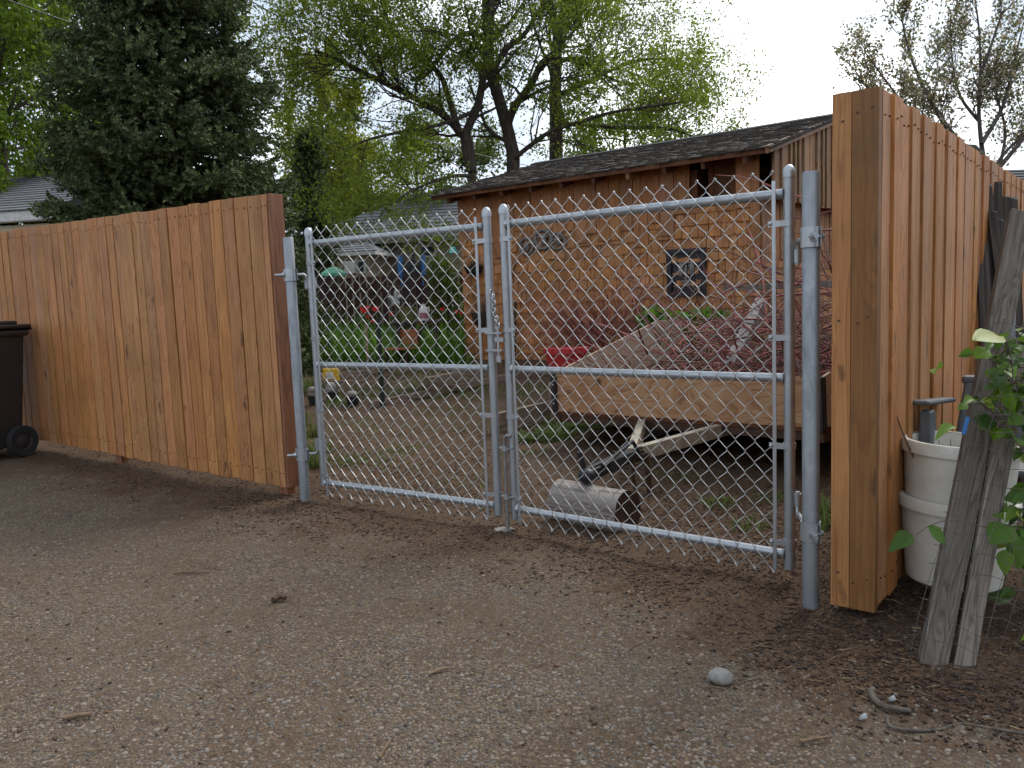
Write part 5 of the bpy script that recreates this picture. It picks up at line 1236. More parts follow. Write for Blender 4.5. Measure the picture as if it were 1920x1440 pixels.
round_tree('leafy_tree', 'yellow green bushy tree above the gate leaf on the bin side', 690, 262, 34., 150, M['yellow_leaf'], .14, 7, 18, low=.5, rad=.2)
round_tree('leafy_tree', 'mid green bushy tree standing beyond the roof of the tan house, left of the shed', 800, 255, 30., 200, M['olive_leaf'], .12, 5, 18, low=.42)
round_tree('leafy_tree', 'bright green tree low behind the shed roof', 1180, 205, 25., 300, M['bright_leaf'], .11, 5, 20, low=.4)
round_tree('leafy_tree', 'dense dark green tree behind the trunks beside the shed', 905, 285, 30., 220, M['mid_leaf'], .13, 5, 16, low=.35)
round_tree('leafy_tree', 'tall bright green tree rising left of the blue spruce', 45, -190, 21., 420, M['bright_leaf'], .12, 9, 40, thick=.2)
round_tree('leafy_tree', 'mid green tree behind the left flank of the blue spruce', 160, -120, 25., 330, M['bright_leaf'], .14, 7, 30, thick=.2)
round_tree('leafy_tree', 'small bright tree above the cream house roof', 10, 225, 19., 110, M['bright_leaf'], .12, 8, 18, thick=.08)
# narrow dark conifers beside the gate post
SPR = []
for i in range(9):
    a = i * 2.4; z = i / 9; el = .75
    SPR.append((a, z, el))
def sprig_template(n=12, L=1., w=.075, nl=.3):
    vs = []; fs = []
    for i in range(n):
        t = (i + .5) / n; a = i * 2.39996; d = np.array([math.cos(a) * .8, .75, math.sin(a) * .8]); d /= np.linalg.norm(d); p = np.array([0, t * L, 0]); s_ = np.cross(d, [0, 1, 0]); s_ /= np.linalg.norm(s_); l = nl * (1 - .35 * t)
        k = len(vs); vs += [p - s_ * w, p + d * l * .6 + s_ * w * .9, p + d * l, p + s_ * w]; fs += [(k, k + 3, k + 1), (k, k + 1, k + 2)]
    k = len(vs); vs += [np.array(q) for q in ((-.035, 0, 0), (.035, 0, 0), (0, L * .95, 0))]; fs += [(k, k + 1, k + 2)]
    return np.array(vs), np.array(fs)
SV, SF = sprig_template()
def frames(Dv, rng):
    y = Dv / np.linalg.norm(Dv, axis=1)[:, None]; r = rng.normal(size=y.shape); x = np.cross(y, r); x /= np.linalg.norm(x, axis=1)[:, None]; z = np.cross(x, y); return np.stack([x, y, z], 2)
def conifer(name, label, b, H, Rb, zlow, nb, sprig, dens, taperpow=.8, rng=RNG, gaps=.12, mat='spruce'):
    T = thing(name, label, 'tree', (b.x, b.y, b.z)); mb = MB(); mb.tube([b, b + Vector((0, 0, H * .5)), b + Vector((0, 0, H))], [.17 * H / 10, .1 * H / 10, .01], 9, caps=False); mb.build('trunk', M['bark_dark'], T, 60)
    C = []; Dd = []; br = MB()
    for k in range(nb):
        t = ((k + rng.random()) / nb) ** 1.15; z = zlow + (H - zlow) * t; a = k * 2.39996 + rng.normal(0, .25); ln = Rb * (1 - t) ** taperpow * rng.uniform(.72, 1.12) + .12
        el0 = .32 * t - .12 + rng.normal(0, .1); n = max(3, int(ln / .16)); p = np.array([b.x, b.y, b.z + z]); d = np.array([math.cos(a) * math.cos(el0), math.sin(a) * math.cos(el0), math.sin(el0)]); pts = [Vector(p)]
        for i in range(n):
            f = (i + 1) / n; d = d + np.array([0, 0, -.05 + .14 * f]) + rng.normal(0, .05, 3); d /= np.linalg.norm(d); p = p + d * ln / n; pts.append(Vector(p))
            if f > .22:
                m_ = max(1, int(dens * (.7 + .9 * f)))
                for j in range(m_):
                    side = np.cross(d, [0, 0, 1.]); side /= np.linalg.norm(side); sgn = rng.choice([-1, 1]); q = d * rng.uniform(.3, 1.) + side * sgn * rng.uniform(.1, 1.1) + np.array([0, 0, rng.normal(-.05, .4)])
                    spl = ln * .34 * (1.15 - f) + .02; off = side * sgn * abs(rng.normal(0, spl)) ; c = p - d * ln / n * rng.random() + off + np.array([0, 0, -abs(rng.normal(0, .07)) - .25 * np.linalg.norm(off) * .4]); C.append(c); Dd.append(q)
        br.tube(pts, [max(.006, .028 * (1 - i / n)) for i in range(n + 1)], 4, caps=False)
    br.build('branches', M['bark_dark'], T, 60)
    C = np.array(C); Dd = np.array(Dd); V, Fq = stamp(SV, SF, C, frames(Dd, rng), sprig * rng.uniform(.7, 1.3, len(C))); np_mesh('needles', V, Fq, M[mat], T); return T, len(C)
b = gbase(348, 11.2); TT, n_ = conifer('blue_spruce', 'big dark blue spruce rising behind the wooden fence', b, 9.4, 1.84, .3, 520, .2, 8., .86); print('spruce sprigs', n_)
b = gbase(497, 12.6); TT, n_ = conifer('fir_tree', 'small dark conifer between the spruce and gate post', b, 3.0, .7, .2, 130, .18, 6., .6)
b = gbase(598, 21.); TT, n_ = conifer('fir_tree', 'narrow dark conifer above the hinge end of the bin-side gate leaf', b, 5.2, .55, .2, 200, .22, 5., .5)
TT['label'] = 'narrow dark column shaped conifer rising behind the mint parasol'
# apple tree beyond the tall fence
DA = 6.4; ab = gbase(1880, DA)
limbs = [
    ([ab] + poly([(1850, 330), (1800, 270), (1760, 215), (1725, 150), (1700, 80), (1690, 25)], DA, DA - .2), .03, .004, 22),
    (poly([(1850, 330), (1840, 270), (1835, 200), (1838, 120), (1835, 50), (1825, -20)], DA, DA + .2), .02, .004, 20),
    (poly([(1800, 270), (1745, 230), (1700, 200), (1660, 150), (1620, 95)], DA - .1, DA - .4), .014, .004, 16),
    (poly([(1790, 255), (1730, 245), (1680, 215), (1630, 165), (1592, 118)], DA - .1, DA + .4), .013, .003, 16),
    (poly([(1840, 270), (1880, 200), (1900, 120), (1920, 40)], DA, DA + .3), .018, .004, 16),
    (poly([(1838, 230), (1800, 180), (1785, 110), (1782, 30)], DA + .1, DA + .4), .014, .004, 16),
    (poly([(1860, 330), (1910, 270), (1960, 200), (2000, 120)], DA, DA - .2), .02, .004, 16),
    (poly([(1838, 140), (1860, 80), (1880, 20)], DA + .1, DA), .015, .004, 7),
    (poly([(1840, 300), (1790, 300), (1740, 270), (1690, 245)], DA - .1, DA - .3), .013, .003, 14),
    (poly([(1850, 330), (1815, 330), (1775, 300), (1730, 290)], DA, DA + .3), .014, .004, 16),
    (poly([(1870, 330), (1885, 250), (1870, 180), (1862, 110)], DA, DA + .4), .014, .004, 18),
    (poly([(1860, 320), (1890, 280), (1930, 250), (1980, 240)], DA + .1, DA + .5), .016, .004, 16),
]
limb_tree('apple_tree', 'budding apple tree with upright twigs behind the tall fence', limbs, M['apple_leaf'], 3, .022, .027, 0, M['bark_grey'], .36, 1, (6,), .25, spread=(.3, .9))
# overhead cables
for (a, b, lab) in (((-40, -20, 12), (1100, 330, 30), 'thin overhead cable passing lowest in front of the blue spruce'), ((440, -15, 14), (1250, 380, 36), 'thin overhead cable crossing the sky right of the blue spruce')):
    p, q = at(*a), at(*b); pts = [p.lerp(q, t) - Vector((0, 0, .35 * 4 * t * (1 - t))) for t in np.linspace(0, 1, 24)]; mb = MB(); mb.tube(pts, .011, 5); tag(mb.build('overhead_cable', M['black'], None, 60, origin=p), lab, 'cable')
# ------------------------------------------------------------------ wheeled bin in front of the left fence
p = at(-46, 830, 6.35); p.z = gh(p.x, p.y); ang = math.atan2(-dl.y, -dl.x)
T = thing('wheeled_bin', 'dark brown wheeled rubbish bin standing against the wooden fence', 'bin', (p.x, p.y, p.z), ang + .25)
zt_ = zat(618, 20, p) - p.z; wb = .27
mb = MB(); mb.hexa([(-wb * .8, -.24, .04), (wb * .8, -.24, .04), (wb * .8, .24, .1), (-wb * .8, .24, .1)], [(-wb, -.31, zt_), (wb, -.31, zt_), (wb, .31, zt_), (-wb, .31, zt_)]); mb.box((0, 0, zt_ - .03), (2 * wb + .05, .67, .05)); mb.build('bin_body', M['bin'], T, 0, .02, world=False)
mb = MB(); mb.box((0, -.0, zt_ + .022), (2 * wb + .07, .7, .03)); mb.box((0, 0, zt_ + .05), (2 * wb - .06, .56, .035)); mb.build('lid', M['bin'], T, 0, .014, world=False)
mb = MB(); mb.tube([(-wb, .36, zt_ - .0), (wb, .36, zt_ - .0)], .015, 10); mb.build('handle', M['bin'], T, 60, world=False)
for sx in (-1, 1):
    mb = MB(); Mx = Matrix.Translation((sx * (wb * .8 + .045), .2, .125)) @ Matrix.Rotation(math.pi / 2, 4, 'Y'); mb.lathe([(.075, -.03), (.118, -.033), (.125, -.02), (.125, .02), (.118, .033), (.075, .03)], 28, Mx); w_ = mb.build('wheel', M['rubber'], T, 40, world=False)
    mb = MB(); mb.lathe([(.078, .02), (.06, .012), (.03, .025), (.001, .026)], 20, Mx); mb.lathe([(.078, -.02), (.06, -.012), (.03, -.025), (.001, -.026)], 20, Mx); mb.build('hub', M['bin'], w_, 40, world=False)
# ------------------------------------------------------------------ stacked white buckets
p = at(1786, 1080, 2.84); p.z = gh(p.x, p.y); s_ = 2.84 / 1530
def bucket(label, r0, r1, z0, z1, tilt, cx=0.):
    Mx = Matrix.Translation((p.x + cx, p.y, p.z + z0)) @ Matrix.Rotation(tilt, 4, 'Y'); h = z1 - z0; T = thing('white_bucket', label, 'bucket', M=Mx)
    mb = MB(); mb.lathe([(.001, .004), (r0 - .02, 0), (r0, .014), (r1, h - .035), (r1, h), (r1 - .006, h), (r0 - .006, .03), (.001, .02)], 44); mb.build('bucket_body', M['bucket'], T, 40, world=False)
    mb = MB(); mb.lathe([(r1 - .001, h - .04), (r1 + .011, h - .038), (r1 + .011, h - .004), (r1 + .006, h + .003), (r1 - .007, h + .003)], 44); mb.build('rim', M['bucket'], T, 40, world=False); return T
zlow = zat(950, 1752, p) - p.z; ztop = zat(846, 1752, p) - p.z
bucket('lower of two dirty white buckets nested together, standing on the soil', .154, .186, 0, zlow + .035, .05)
tb_ = bucket('upper white bucket with dry twigs, nested in another bucket', .156, .182, .1, ztop + .035, .045, .003)
mb = MB()
for i in range(16):
    a = random.uniform(0, 6.28); r_ = .15 * math.sqrt(random.random()); q = Vector((p.x + r_ * math.cos(a), p.y + r_ * math.sin(a), p.z + ztop - .14)); e = q + Vector((random.gauss(0, .05), random.gauss(0, .04), random.uniform(.1, .22))); mb.tube([q, q.lerp(e, .5) + Vector((random.gauss(0, .01), 0, 0)), e], [.003, .0025, .0012], 5)
mb.tube([p + Vector((-.14, -.02, ztop - .05)), p + Vector((-.19, -.03, ztop + .05)), p + Vector((-.21, -.03, ztop + .1)), p + Vector((-.225, -.03, ztop + .15))], [.004, .0035, .003, .0015], 6)
tag(mb.build('dry_twigs', M['stick'], None, 60, origin=p), 'bunch of dry twigs sticking out of the upper white bucket', 'twigs')
mb = MB()
for (a, b, c) in (((-.05, -.21, zlow + .01), (.0, -.215, zlow + .06), (-.04, -.23, zlow + .13)), ((-.0, -.21, zlow), (.02, -.22, zlow + .05), (.03, -.22, zlow + .12)), ((.04, -.2, zlow), (.05, -.21, zlow + .06), (.04, -.22, zlow + .08))): mb.tube([p + Vector(a), p + Vector(b), p + Vector(c)], [.004, .003, .0015], 5)
tag(mb.build('dry_twigs', M['stick'], None, 60, origin=p), 'few dry twigs caught at the rim of the lower bucket', 'twigs')
# ------------------------------------------------------------------ grey plastic chair behind the buckets
c0 = at(1800, 760, 3.75); g0 = gh(c0.x, c0.y); zA = zat(733, 1780, c0) - g0; cc = Vector((A2.x, A2.y, 0)) + d2 * .67 + Vector((d2.y, -d2.x, 0)) * .31; g0 = gh(cc.x, cc.y); zA = .665 - g0; T = thing('plastic_chair', 'grey plastic armchair between the white buckets and tall fence', 'chair', (cc.x, cc.y, g0), math.atan2(d2.y, d2.x) - math.pi / 2)
w_ = .27
zs = zA - .22
mb = MB(); n = 6; mb.box((0, 0, zs), (2 * w_ - .06, .44, .03)); mb.build('seat', M['grey_plastic'], T, 0, .012, world=False)
mb = MB(); mb.hexa([(-w_ + .03, .2, zs), (w_ - .03, .2, zs), (w_ - .03, .235, zs), (-w_ + .03, .235, zs)], [(-w_ + .05, .3, zA + .05), (w_ - .05, .3, zA + .05), (w_ - .05, .335, zA + .05), (-w_ + .05, .335, zA + .05)]); mb.box((0, .318, zA + .05), (2 * w_ - .08, .05, .035)); mb.build('backrest', M['grey_plastic'], T, 0, .012, world=False)
for sx in (-1, 1):
    mb = MB(); mb.box((sx * w_, .0, zA - .004), (.06, .52, .019), Matrix.Rotation(-.1, 3, 'X')); mb.build('armrest', M['grey_plastic'], T, 0, .011, world=False)
    mb = MB(); mb.prism([(-.23, zA - .014), (-.16, zA - .014), (-.12, zA - .1), (-.03, zA - .17), (.1, zA - .19), (.2, zA - .19), (.2, zs - .03), (-.15, zs - .03), (-.17, zs - .06), (-.19, .0), (-.24, 0)][::-1], -.02, .02, Matrix.Translation((sx * (w_ - .01), 0, 0)) @ Matrix.Rotation(math.pi / 2, 4, 'Z')); mb.build('leg', M['grey_plastic'], T, 0, .006, world=False)
    mb = MB(); mb.bar((sx * (w_ - .03), .2, zs - .02), (sx * (w_ - .0), .25, 0), .05, .05); mb.build('leg', M['grey_plastic'], T, 0, .006, world=False)
# ------------------------------------------------------------------ leaning weathered boards
def lean(u0, v0, u1, v1, d0, d1, w, t, label, twist=0., mat='grey_wood', name='weathered_board', cat='board', ext_=0., ends=True):
    a = at(u0, v0, d0); b = at(u1, v1, d1); dz = (b - a).normalized(); xw = Vector((1, -.12, 0)); x = (xw - dz * xw.dot(dz)).normalized(); x.rotate(Matrix.Rotation(twist, 3, dz)); y = dz.cross(x)
    Mx = Matrix(((x.x, y.x, dz.x, a.x), (x.y, y.y, dz.y, a.y), (x.z, y.z, dz.z, a.z), (0, 0, 0, 1))); L = (b - a).length + ext_; n = 26; vs = []; fs = []
    for i in range(n + 1):
        z = L * i / n
        for k, (sx, sy) in enumerate(((-1, -1), (0, -1), (1, -1), (1, 0), (1, 1), (0, 1), (-1, 1), (-1, 0))):
            j = .0022 * noise.noise((z * 5, k * 3.3, u0)) ; zz = z + ((.02 * noise.noise((k * 5.1, u0, 1.)) - .012 * (sx + 1)) if i == 0 else 0)
            vs.append((sx * (w / 2 + j), sy * (t / 2 + j), zz))
    for i in range(n):
        for k in range(8): l = (k + 1) % 8; fs.append((i * 8 + k, i * 8 + l, (i + 1) * 8 + l, (i + 1) * 8 + k))
    fs += [tuple(range(7, -1, -1)), tuple(n * 8 + k for k in range(8))]
    mb = MB(); mb.add(vs, fs); o = mb.build(name, M[mat], None, 25, .003, world=False); o.matrix_world = Mx; MW[o.name] = Mx; return tag(o, label, cat)
lean(1744, 1262, 1914, 400, 2.33, 2.95, .076, .04, 'darker weathered board leaning beside the white buckets, taller of two', 0., 'grey_wood_dark')
lean(1800, 1275, 1914, 640, 2.31, 2.7, .058, .04, 'weathered grey board leaning in front of the taller one, nearer the vine', 0.)
plank(at(1740, 1130, 2.28), at(1812, 1290, 2.24), .03, .05, M['grey_wood'], 'batten', 'x', 'batten') if False else None
# dark lumber leaning against the tall fence
dark = [((1852, 620), (1838, 352), 4.25, .045), ((1868, 640), (1845, 345), 4.2, .07), ((1872, 640), (1866, 342), 4.3, .06), ((1885, 640), (1872, 410), 4.22, .05), ((1850, 640), (1840, 452), 4.1, .055), ((1905, 640), (1893, 368), 4.5, .075), ((1890, 640), (1860, 395), 4.12, .045)]
labs = ['narrow dark board leaning on the tall fence, nearest the fence end', 'wide dark board leaning on the tall fence, second in the row', 'tall dark board leaning on the fence, in the middle of the bundle', 'slim dark board leaning on fence behind the grey board', 'short dark board lowest in the bundle leaning on the fence', 'broad dark board with broken top at the far end of the bundle', 'thin dark lath crossing the bundle leaning on the tall fence']
for ((u0, v0), (u1, v1), d_, w_), lb in zip(dark, labs):
    b = at(u1, v1, d_ + .12); a = at(u0, v0, d_ - .1); t_ = (b.z - 0.02) / (b.z - a.z); a0 = b + (a - b) * t_
    r_ = (a0 - CAM)
    x = Vector((1, -.3, 0)); dz = (b - a0).normalized(); x = (x - dz * x.dot(dz)).normalized(); y = dz.cross(x); Mx = Matrix(((x.x, y.x, dz.x, a0.x), (x.y, y.y, dz.y, a0.y), (x.z, y.z, dz.z, a0.z), (0, 0, 0, 1))); L = (b - a0).length
    mb = MB(); mb.hexa([(-w_ / 2, -.012, 0), (w_ / 2, -.012, 0), (w_ / 2, .012, 0), (-w_ / 2, .012, 0)], [(-w_ / 2, -.012, L), (w_ / 2, -.012, L - random.uniform(0, .03)), (w_ / 2, .012, L), (-w_ / 2, .012, L)])
    o = mb.build('dark_board', M['dark_lumber'], None, 0, .002, world=False); o.matrix_world = Mx; tag(o, lb, 'board', 'dark boards leaning on the tall fence')
# ------------------------------------------------------------------ welded wire fence with vine
w0 = onz(1700, 1262, .0); w1 = onz(2150, 1420, 0.)
def wf(s, z):                         # s along, z up; slightly slumped and bent
    b = w0.lerp(w1, s); return Vector((b.x + .3 * z + .02 * noise.noise((s * 5, z * 3, 1.)), b.y + .10 * z + .05 * noise.noise((s * 3, z * 2.2, 4.)), gh(b.x, b.y) + z * (1. - .04 * s)))
T = thing('wire_fence', 'rusty rectangular wire mesh fence slumped against the grey boards', 'fence', (w0.x, w0.y, 0)); Wl = (w1 - w0).length
mb = MB(); nv = 13; nh = 21; H_ = 1.0
for i in range(nv + 1): s = i / nv; mb.tube([wf(s, H_ * k / 24) for k in range(25)], .0009, 4, caps=False)
for k in range(nh): z = .02 + (H_ - .02) * k / (nh - 1); mb.tube([wf(j / 22 - (.05 * random.random() if j == 0 else 0), z + .006 * math.sin(j * 1.3 + k)) for j in range(23)], .0009, 4, caps=False)
mb.build('wire_mesh', M['rust_wire'], T, 60)
mb = MB(); q = w0.lerp(w1, .72); q = at(1914, 400, 2.95); mb.tube([Vector((q.x + .0, q.y + .05, -.1)), Vector((q.x + .01, q.y + .05, q.z - .03))], .014, 8); mb.build('stake', M['galv_post'], T, 60)
# vine: stems and big leaves
def vleaf():
    n = 5; V = []; Fq = []
    prof = [0, .3, .42, .36, .2, 0.01]
    for i in range(6):
        t = i / 5; w_ = prof[i]; zc = -.18 * t * t
        V += [(-w_, t, zc + .13 * w_), (-w_ * .5, t, zc + .03), (0, t, zc), (w_ * .5, t, zc + .03), (w_, t, zc + .13 * w_)]
    for i in range(5):
        for k in range(4): a = i * 5 + k; Fq.append((a, a + 1, a + 6, a + 5))
    return np.array(V, float), np.array(Fq)
VV, VF = vleaf()
T = thing('vine', 'green leafy climbing vine covering the wire fence at the boards', 'vine', (w0.x + .35, w0.y + .3, 0))
stems = [[(1950, 1180), (1930, 1050), (1935, 900), (1915, 760), (1885, 640)], [(1960, 1200), (1950, 1000), (1940, 850), (1945, 700), (1915, 610)], [(1950, 1050), (1920, 970), (1940, 920), (1980, 850)], [(1930, 860), (1880, 790), (1825, 745)], [(1945, 780), (1970, 700), (1960, 600)], [(1900, 720), (1870, 690), (1850, 665)]]
C = []; Dv = []; Sz = []; mb = MB()
for st in stems:
    d_ = 2.42; pts = subdiv(poly(st, d_, d_ + .12), 5); mb.tube(pts, [.006 * (1 - .6 * i / len(pts)) for i in range(len(pts))], 6, caps=False)
    for i in range(1, len(pts)):
        for k in range(3):
            q = pts[i - 1].lerp(pts[i], random.random()); dv = Vector((random.gauss(0, 1), random.gauss(-.45, .7), random.gauss(.1, .5))).normalized(); L = random.uniform(.012, .07); e = q + dv * L; mb.tube([q, e], .0016, 4, caps=False)
            C.append(e); Dv.append(dv + Vector((0, 0, -.25))); Sz.append(random.uniform(.028, .072))
spec = [((1880, 632), (-1, -.35, .12), .105), ((1853, 655), (-.7, -.4, -.2), .06), ((1712, 1005), (-1, -.3, -.25), .08), ((1740, 985), (.5, -.4, -.55), .07), ((1768, 690), (-.8, -.4, .1), .06), ((1795, 672 + 130), (-1, -.2, -.05), .07), ((1895, 985), (-.9, -.5, -.3), .1), ((1915, 1005), (-.3, -.6, -.7), .09), ((1890, 960), (-.6, -.4, .2), .09), ((1905, 940), (.5, -.5, .3), .085), ((1882, 1030), (-.2, -.5, -.8), .07)]
for (u, v), dv, sz in spec: C.append(at(u, v, 2.3)); Dv.append(Vector(dv)); Sz.append(sz)
mb.tube(subdiv(poly([(1925, 975), (1860, 990), (1790, 975), (1745, 985), (1718, 1003)], 2.3), 4), .0018, 5); mb.tube(subdiv(poly([(1900, 720), (1895, 660), (1884, 634)], 2.3), 4), .0018, 5)
mb.build('stems', M['root'], T, 60)
Y = np.array([[*d] for d in Dv]); Y /= np.linalg.norm(Y, axis=1)[:, None]; up = np.array([0, -.55, 1.]) + RNG.normal(size=Y.shape) * .35; Z = up - (up * Y).sum(1)[:, None] * Y; Z /= np.linalg.norm(Z, axis=1)[:, None]; X = np.cross(Y, Z)
kk = len(C); half = RNG.random(kk) < .5; VV2 = VV.copy(); VV2[:, 2] = -.45 * VV[:, 1] ** 2 + .55 * np.abs(VV[:, 0]); VV2[:, 0] *= .8
fr_ = np.stack([X, Y, Z], 2); CA = np.array([[*c] for c in C]); SA = np.array(Sz)
Va, Fa = stamp(VV, VF, CA[half], fr_[half], SA[half]); Vb, Fb = stamp(VV2, VF, CA[~half], fr_[~half], SA[~half]); np_mesh('leaves', np.concatenate([Va, Vb]), np.concatenate([Fa, Fb + len(Va)]), M['vine_leaf'], T, 180)
q = at(1815, 782, 2.33); mb = MB(); mb.tube([q, q + Vector((-.012, 0, -.05))], .006, 8); tag(mb.build('blue_tie', M['blue'], None, 60, origin=q), 'short blue plastic tie on the grey board', 'tie')
# weeds at the bucket foot
c = onz(1725, 1090, 0); 
pts = RNG.normal(size=(90, 3)) * np.array([.07, .05, .018]) + np.array([c.x, c.y + .03, gh(c.x, c.y) + .04]); V, Fq = stamp(VV, VF, pts, rot_rand(90, RNG), RNG.uniform(.02, .045, 90)); tag(np_mesh('weeds', V, Fq, M['garden_leaf'], None, 180), 'low leafy weeds at the foot of the buckets', None, None, 'stuff')
# ------------------------------------------------------------------ small things lying on the ground
p = onz(1352, 1283); p.z = gh(p.x, p.y) + .018; mb = MB(); n_ = MB(); mb.sphere(p, (.036, .03, .024), 16, 10, .0); 
for v in mb.v: d = v - p; v += d * (.16 * noise.noise(d * 30) + .06 * noise.noise(d * 90))
tag(mb.build('stone', M['stone'], None, 80, origin=p), 'single pale rounded stone lying on the gravel', 'stone')
def stick(pl, r0, label, mat='stick', name='stick', r1=None, lift=.004):
    pts = []
    for u, v in pl: q = onz(u, v); q.z = gh(q.x, q.y) + r0 + lift; pts.append(q)
    pts = subdiv(pts, 4); m = len(pts); mb = MB(); r1 = r0 * .5 if r1 is None else r1; mb.tube(pts, [r0 + (r1 - r0) * i / (m - 1) for i in range(m)], 7); tag(mb.build(name, M[mat], None, 60, origin=pts[0]), label, 'stick')
stick([(1632, 1305), (1640, 1322), (1662, 1336), (1708, 1342)], .0095, 'curved grey stick lying on soil below the leaning boards', 'root', r1=.006)
stick([(1664, 1350), (1668, 1368), (1700, 1375), (1760, 1374), (1800, 1362), (1860, 1370), (1925, 1380)], .0042, 'long thin pale root snaking to the photo corner', 'root', r1=.004)
stick([(1500, 1402), (1530, 1396), (1560, 1392)], .006, 'short brown stick lying on the gravel below the curved grey stick', r1=.003)
stick([(117, 1352), (145, 1346), (172, 1343)], .0075, 'pale straight stick on the gravel nearest the photo corner', r1=.006)
stick([(512, 1128), (525, 1122), (535, 1125)], .011, 'stubby dark bark piece on the gravel in front of the smaller gate leaf', 'rust', r1=.008)
stick([(325, 1075), (350, 1072), (392, 1073)], .005, 'thin reddish stick on the gravel before the wooden fence', r1=.003)
stick([(712, 1428), (722, 1412), (733, 1395)], .0045, 'thin brown stick at the photo bottom edge', r1=.003)
stick([(482, 1120), (490, 1105), (503, 1095)], .0025, 'fine bent twig lying near the stubby bark piece', r1=.0015)
stick([(805, 1274), (830, 1264), (850, 1262)], .004, 'straw coloured twig on the gravel in the middle of the lane', 'straw', r1=.003)
for (u, v, lab) in ((1672, 1318, 'small white paper scrap next to the curved grey stick'), (1618, 1354, 'torn pale paper scrap on the soil below the curved stick'), (1510 + 162, 1115, 'white scrap beside the foot of the bucket')):
    q = onz(u, v); z = gh(q.x, q.y) + .006; mb = MB(); s = .011; mb.add([(q.x - s, q.y - s * .6, z), (q.x + s, q.y - s * .5, z + .004), (q.x + s * .8, q.y + s * .7, z + .012), (q.x - s * .7, q.y + s * .6, z + .003), (q.x, q.y, z + .012)], [(0, 1, 4), (1, 2, 4), (2, 3, 4), (3, 0, 4)]); o = mb.build('paper_scrap', M['paper'], None, 60, origin=q); sm = o.modifiers.new('thickness', 'SOLIDIFY'); sm.thickness = .001; tag(o, lab, 'scrap')
# bark chips, straw bits and pebbles
def soil_at(X, Y): return np.clip((Y - np.interp(X, bx, by)) / .8 + .5, 0, 1)
def scatter(n, x0, x1, y0, y1, keep, rng=RNG):
    P = []; 
    while len(P) < n:
        d = y0 * (y1 / y0) ** rng.random(n); x = (rng.random(n) * (x1 - x0) + x0) * d; k = keep(x, d) > rng.random(n); P += list(zip(x[k], d[k]))
    return np.array(P[:n])
def ground_z(P): return np.array([gz(x, y) for x, y in P]) + bump_at(P)
def bump_at(P):
    ix = np.clip(np.searchsorted(gxs, P[:, 0]) - 1, 0, nx - 2); iy = np.clip(np.searchsorted(gys, P[:, 1]) - 1, 0, ny - 2)
    tx = (P[:, 0] - gxs[ix]) / (gxs[ix + 1] - gxs[ix]); ty = (P[:, 1] - gys[iy]) / (gys[iy + 1] - gys[iy])
    return BUMP[iy, ix] * (1 - tx) * (1 - ty) + BUMP[iy, ix + 1] * tx * (1 - ty) + BUMP[iy + 1, ix] * (1 - tx) * ty + BUMP[iy + 1, ix + 1] * tx * ty
CH_V = np.array([(-.5, -.16, 0), (.5, -.1, .03), (.45, .14, 0), (-.42, .16, .05), (-.5, -.16, .09), (.5, -.1, .1), (.45, .14, .07), (-.42, .16, .12)], float); CH_F = np.array([(0, 3, 2, 1), (4, 5, 6, 7), (0, 1, 5, 4), (1, 2, 6, 5), (2, 3, 7, 6), (3, 0, 4, 7)])
def flatrot(n, tilt, rng=RNG):
    a = rng.uniform(0, 6.283, n); c, s = np.cos(a), np.sin(a); Rz = np.zeros((n, 3, 3)); Rz[:, 0, 0] = c; Rz[:, 0, 1] = -s; Rz[:, 1, 0] = s; Rz[:, 1, 1] = c; Rz[:, 2, 2] = 1
    b = rng.normal(0, tilt, n); c, s = np.cos(b), np.sin(b); Ry = np.zeros((n, 3, 3)); Ry[:, 0, 0] = c; Ry[:, 0, 2] = s; Ry[:, 2, 0] = -s; Ry[:, 2, 2] = c; Ry[:, 1, 1] = 1; return Rz @ Ry
def litter(name, n, lmin, lmax, mat, keep, wsc=1., label=None, yr=(1.85, 7.)):
    P = scatter(n, -.7, .7, yr[0], yr[1], keep); z = ground_z(P); C = np.column_stack([P, z + .001]); L = RNG.uniform(lmin, lmax, n); S = np.column_stack([L, L * wsc * RNG.uniform(.5, 1.4, n), np.full(n, .04) * RNG.uniform(.5, 1.3, n)])
    V, Fq = stamp(CH_V, CH_F, C, flatrot(n, .16), S); return tag(np_mesh(name, V, Fq, mat), label, None, None, 'stuff')
cl_ = lambda X, Y: np.array([.35 + .65 * (noise.noise((x * 2.3, y * 2.3, 5.)) > -.1) for x, y in zip(X, Y)])
litter('bark_litter', 12000, .005, .02, M['chip'], lambda X, Y: (soil_at(X, Y) ** 1.5) * cl_(X, Y) + .012, 1.1, 'brown bark chips strewn over the soil')
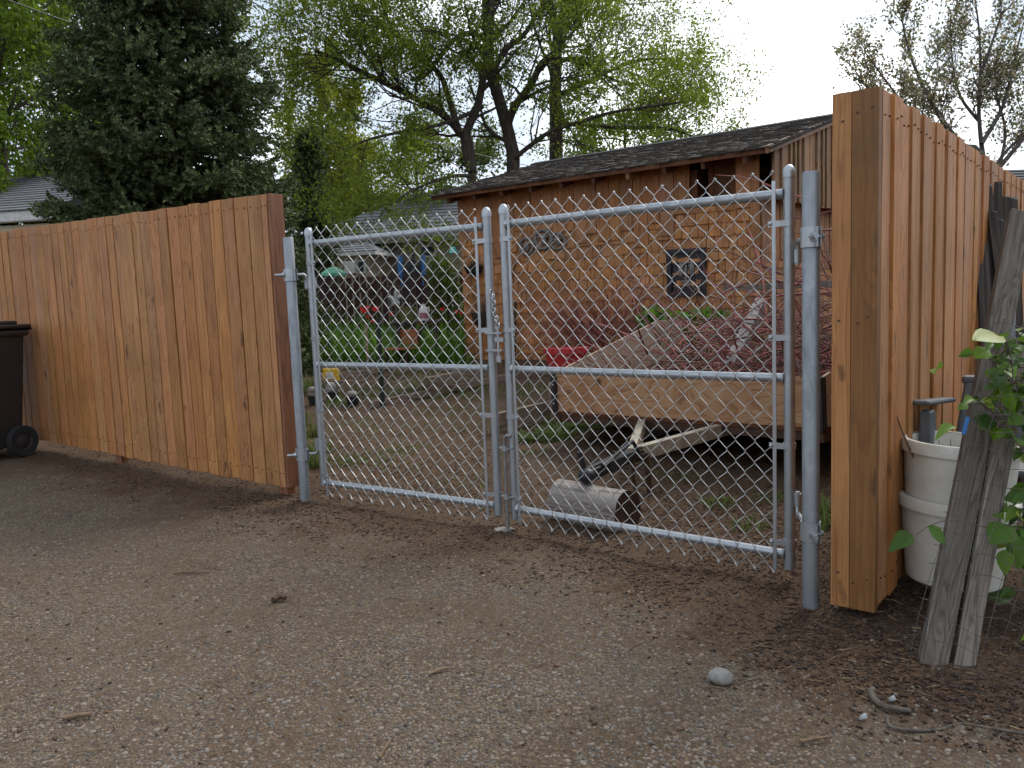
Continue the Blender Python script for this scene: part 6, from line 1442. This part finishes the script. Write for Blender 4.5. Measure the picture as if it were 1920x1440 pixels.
litter('dark_bark_litter', 8000, .005, .02, M['chipdark'], lambda X, Y: (soil_at(X, Y) ** 1.3) * cl_(X, Y) + .012, 1.3, 'dark bark crumbs strewn over the soil')
litter('straw_litter', 600, .015, .05, M['straw'], lambda X, Y: soil_at(X, Y) * .6 * (X > .6) + .012 + .1 * soil_at(X, Y), .16, 'dry straw bits and leaf shreds on the ground')
PB = MB(); PB.sphere((0, 0, 0), (.5, .42, .3), 8, 5); PV = np.array([[*v] for v in PB.v]); PT = []
for f in PB.f:
    PT += [f] if len(f) == 3 else [(f[0], f[1], f[2]), (f[0], f[2], f[3])]
PT = np.array(PT)
n = 16000; P = scatter(n, -.7, .7, 1.8, 6., lambda X, Y: (1 - soil_at(X, Y)) * (.25 + .75 * cl_(X, Y)) + .03); z = ground_z(P); S = np.clip(RNG.lognormal(-4.65, .35, n), .004, .02)
V, Fq = stamp(PV, PT, np.column_stack([P, z - S * .02]), flatrot(n, .2), np.column_stack([S, S * RNG.uniform(.7, 1.1, n), S * RNG.uniform(.6, 1., n)])); tag(np_mesh('gravel', V, Fq, M['pebble'], None, 180), 'small rounded pebbles on the lane', None, None, 'stuff')
def twl(i):
    while True:
        d = 1.9 * (6.5 / 1.9) ** random.random(); x = random.uniform(-.68, .68) * d
        if random.random() < .25 + .75 * soil_at(np.array([x]), np.array([d]))[0]: break
    a = random.uniform(0, 6.28); L = random.uniform(.03, .13); pts = []
    for k in range(4): a += random.gauss(0, .3); pts.append(Vector((x, d, gz(x, d) + bump_at(np.array([[x, d]]))[0] + .004 + .004 * random.random()))); x += math.cos(a) * L / 3; d += math.sin(a) * L / 3
    return pts
tl = twig_mesh(260, twl, .0022).build('twig_litter', M['stick'], None, 60); tag(tl, 'fine twigs strewn over the ground', None, None, 'stuff')
scene.cycles.use_adaptive_sampling = True; scene.cycles.adaptive_threshold = .03; scene.cycles.max_bounces = 5; scene.cycles.diffuse_bounces = 2; scene.cycles.glossy_bounces = 2; scene.cycles.transmission_bounces = 4; scene.cycles.transparent_max_bounces = 8; scene.cycles.caustics_reflective = False; scene.cycles.caustics_refractive = False
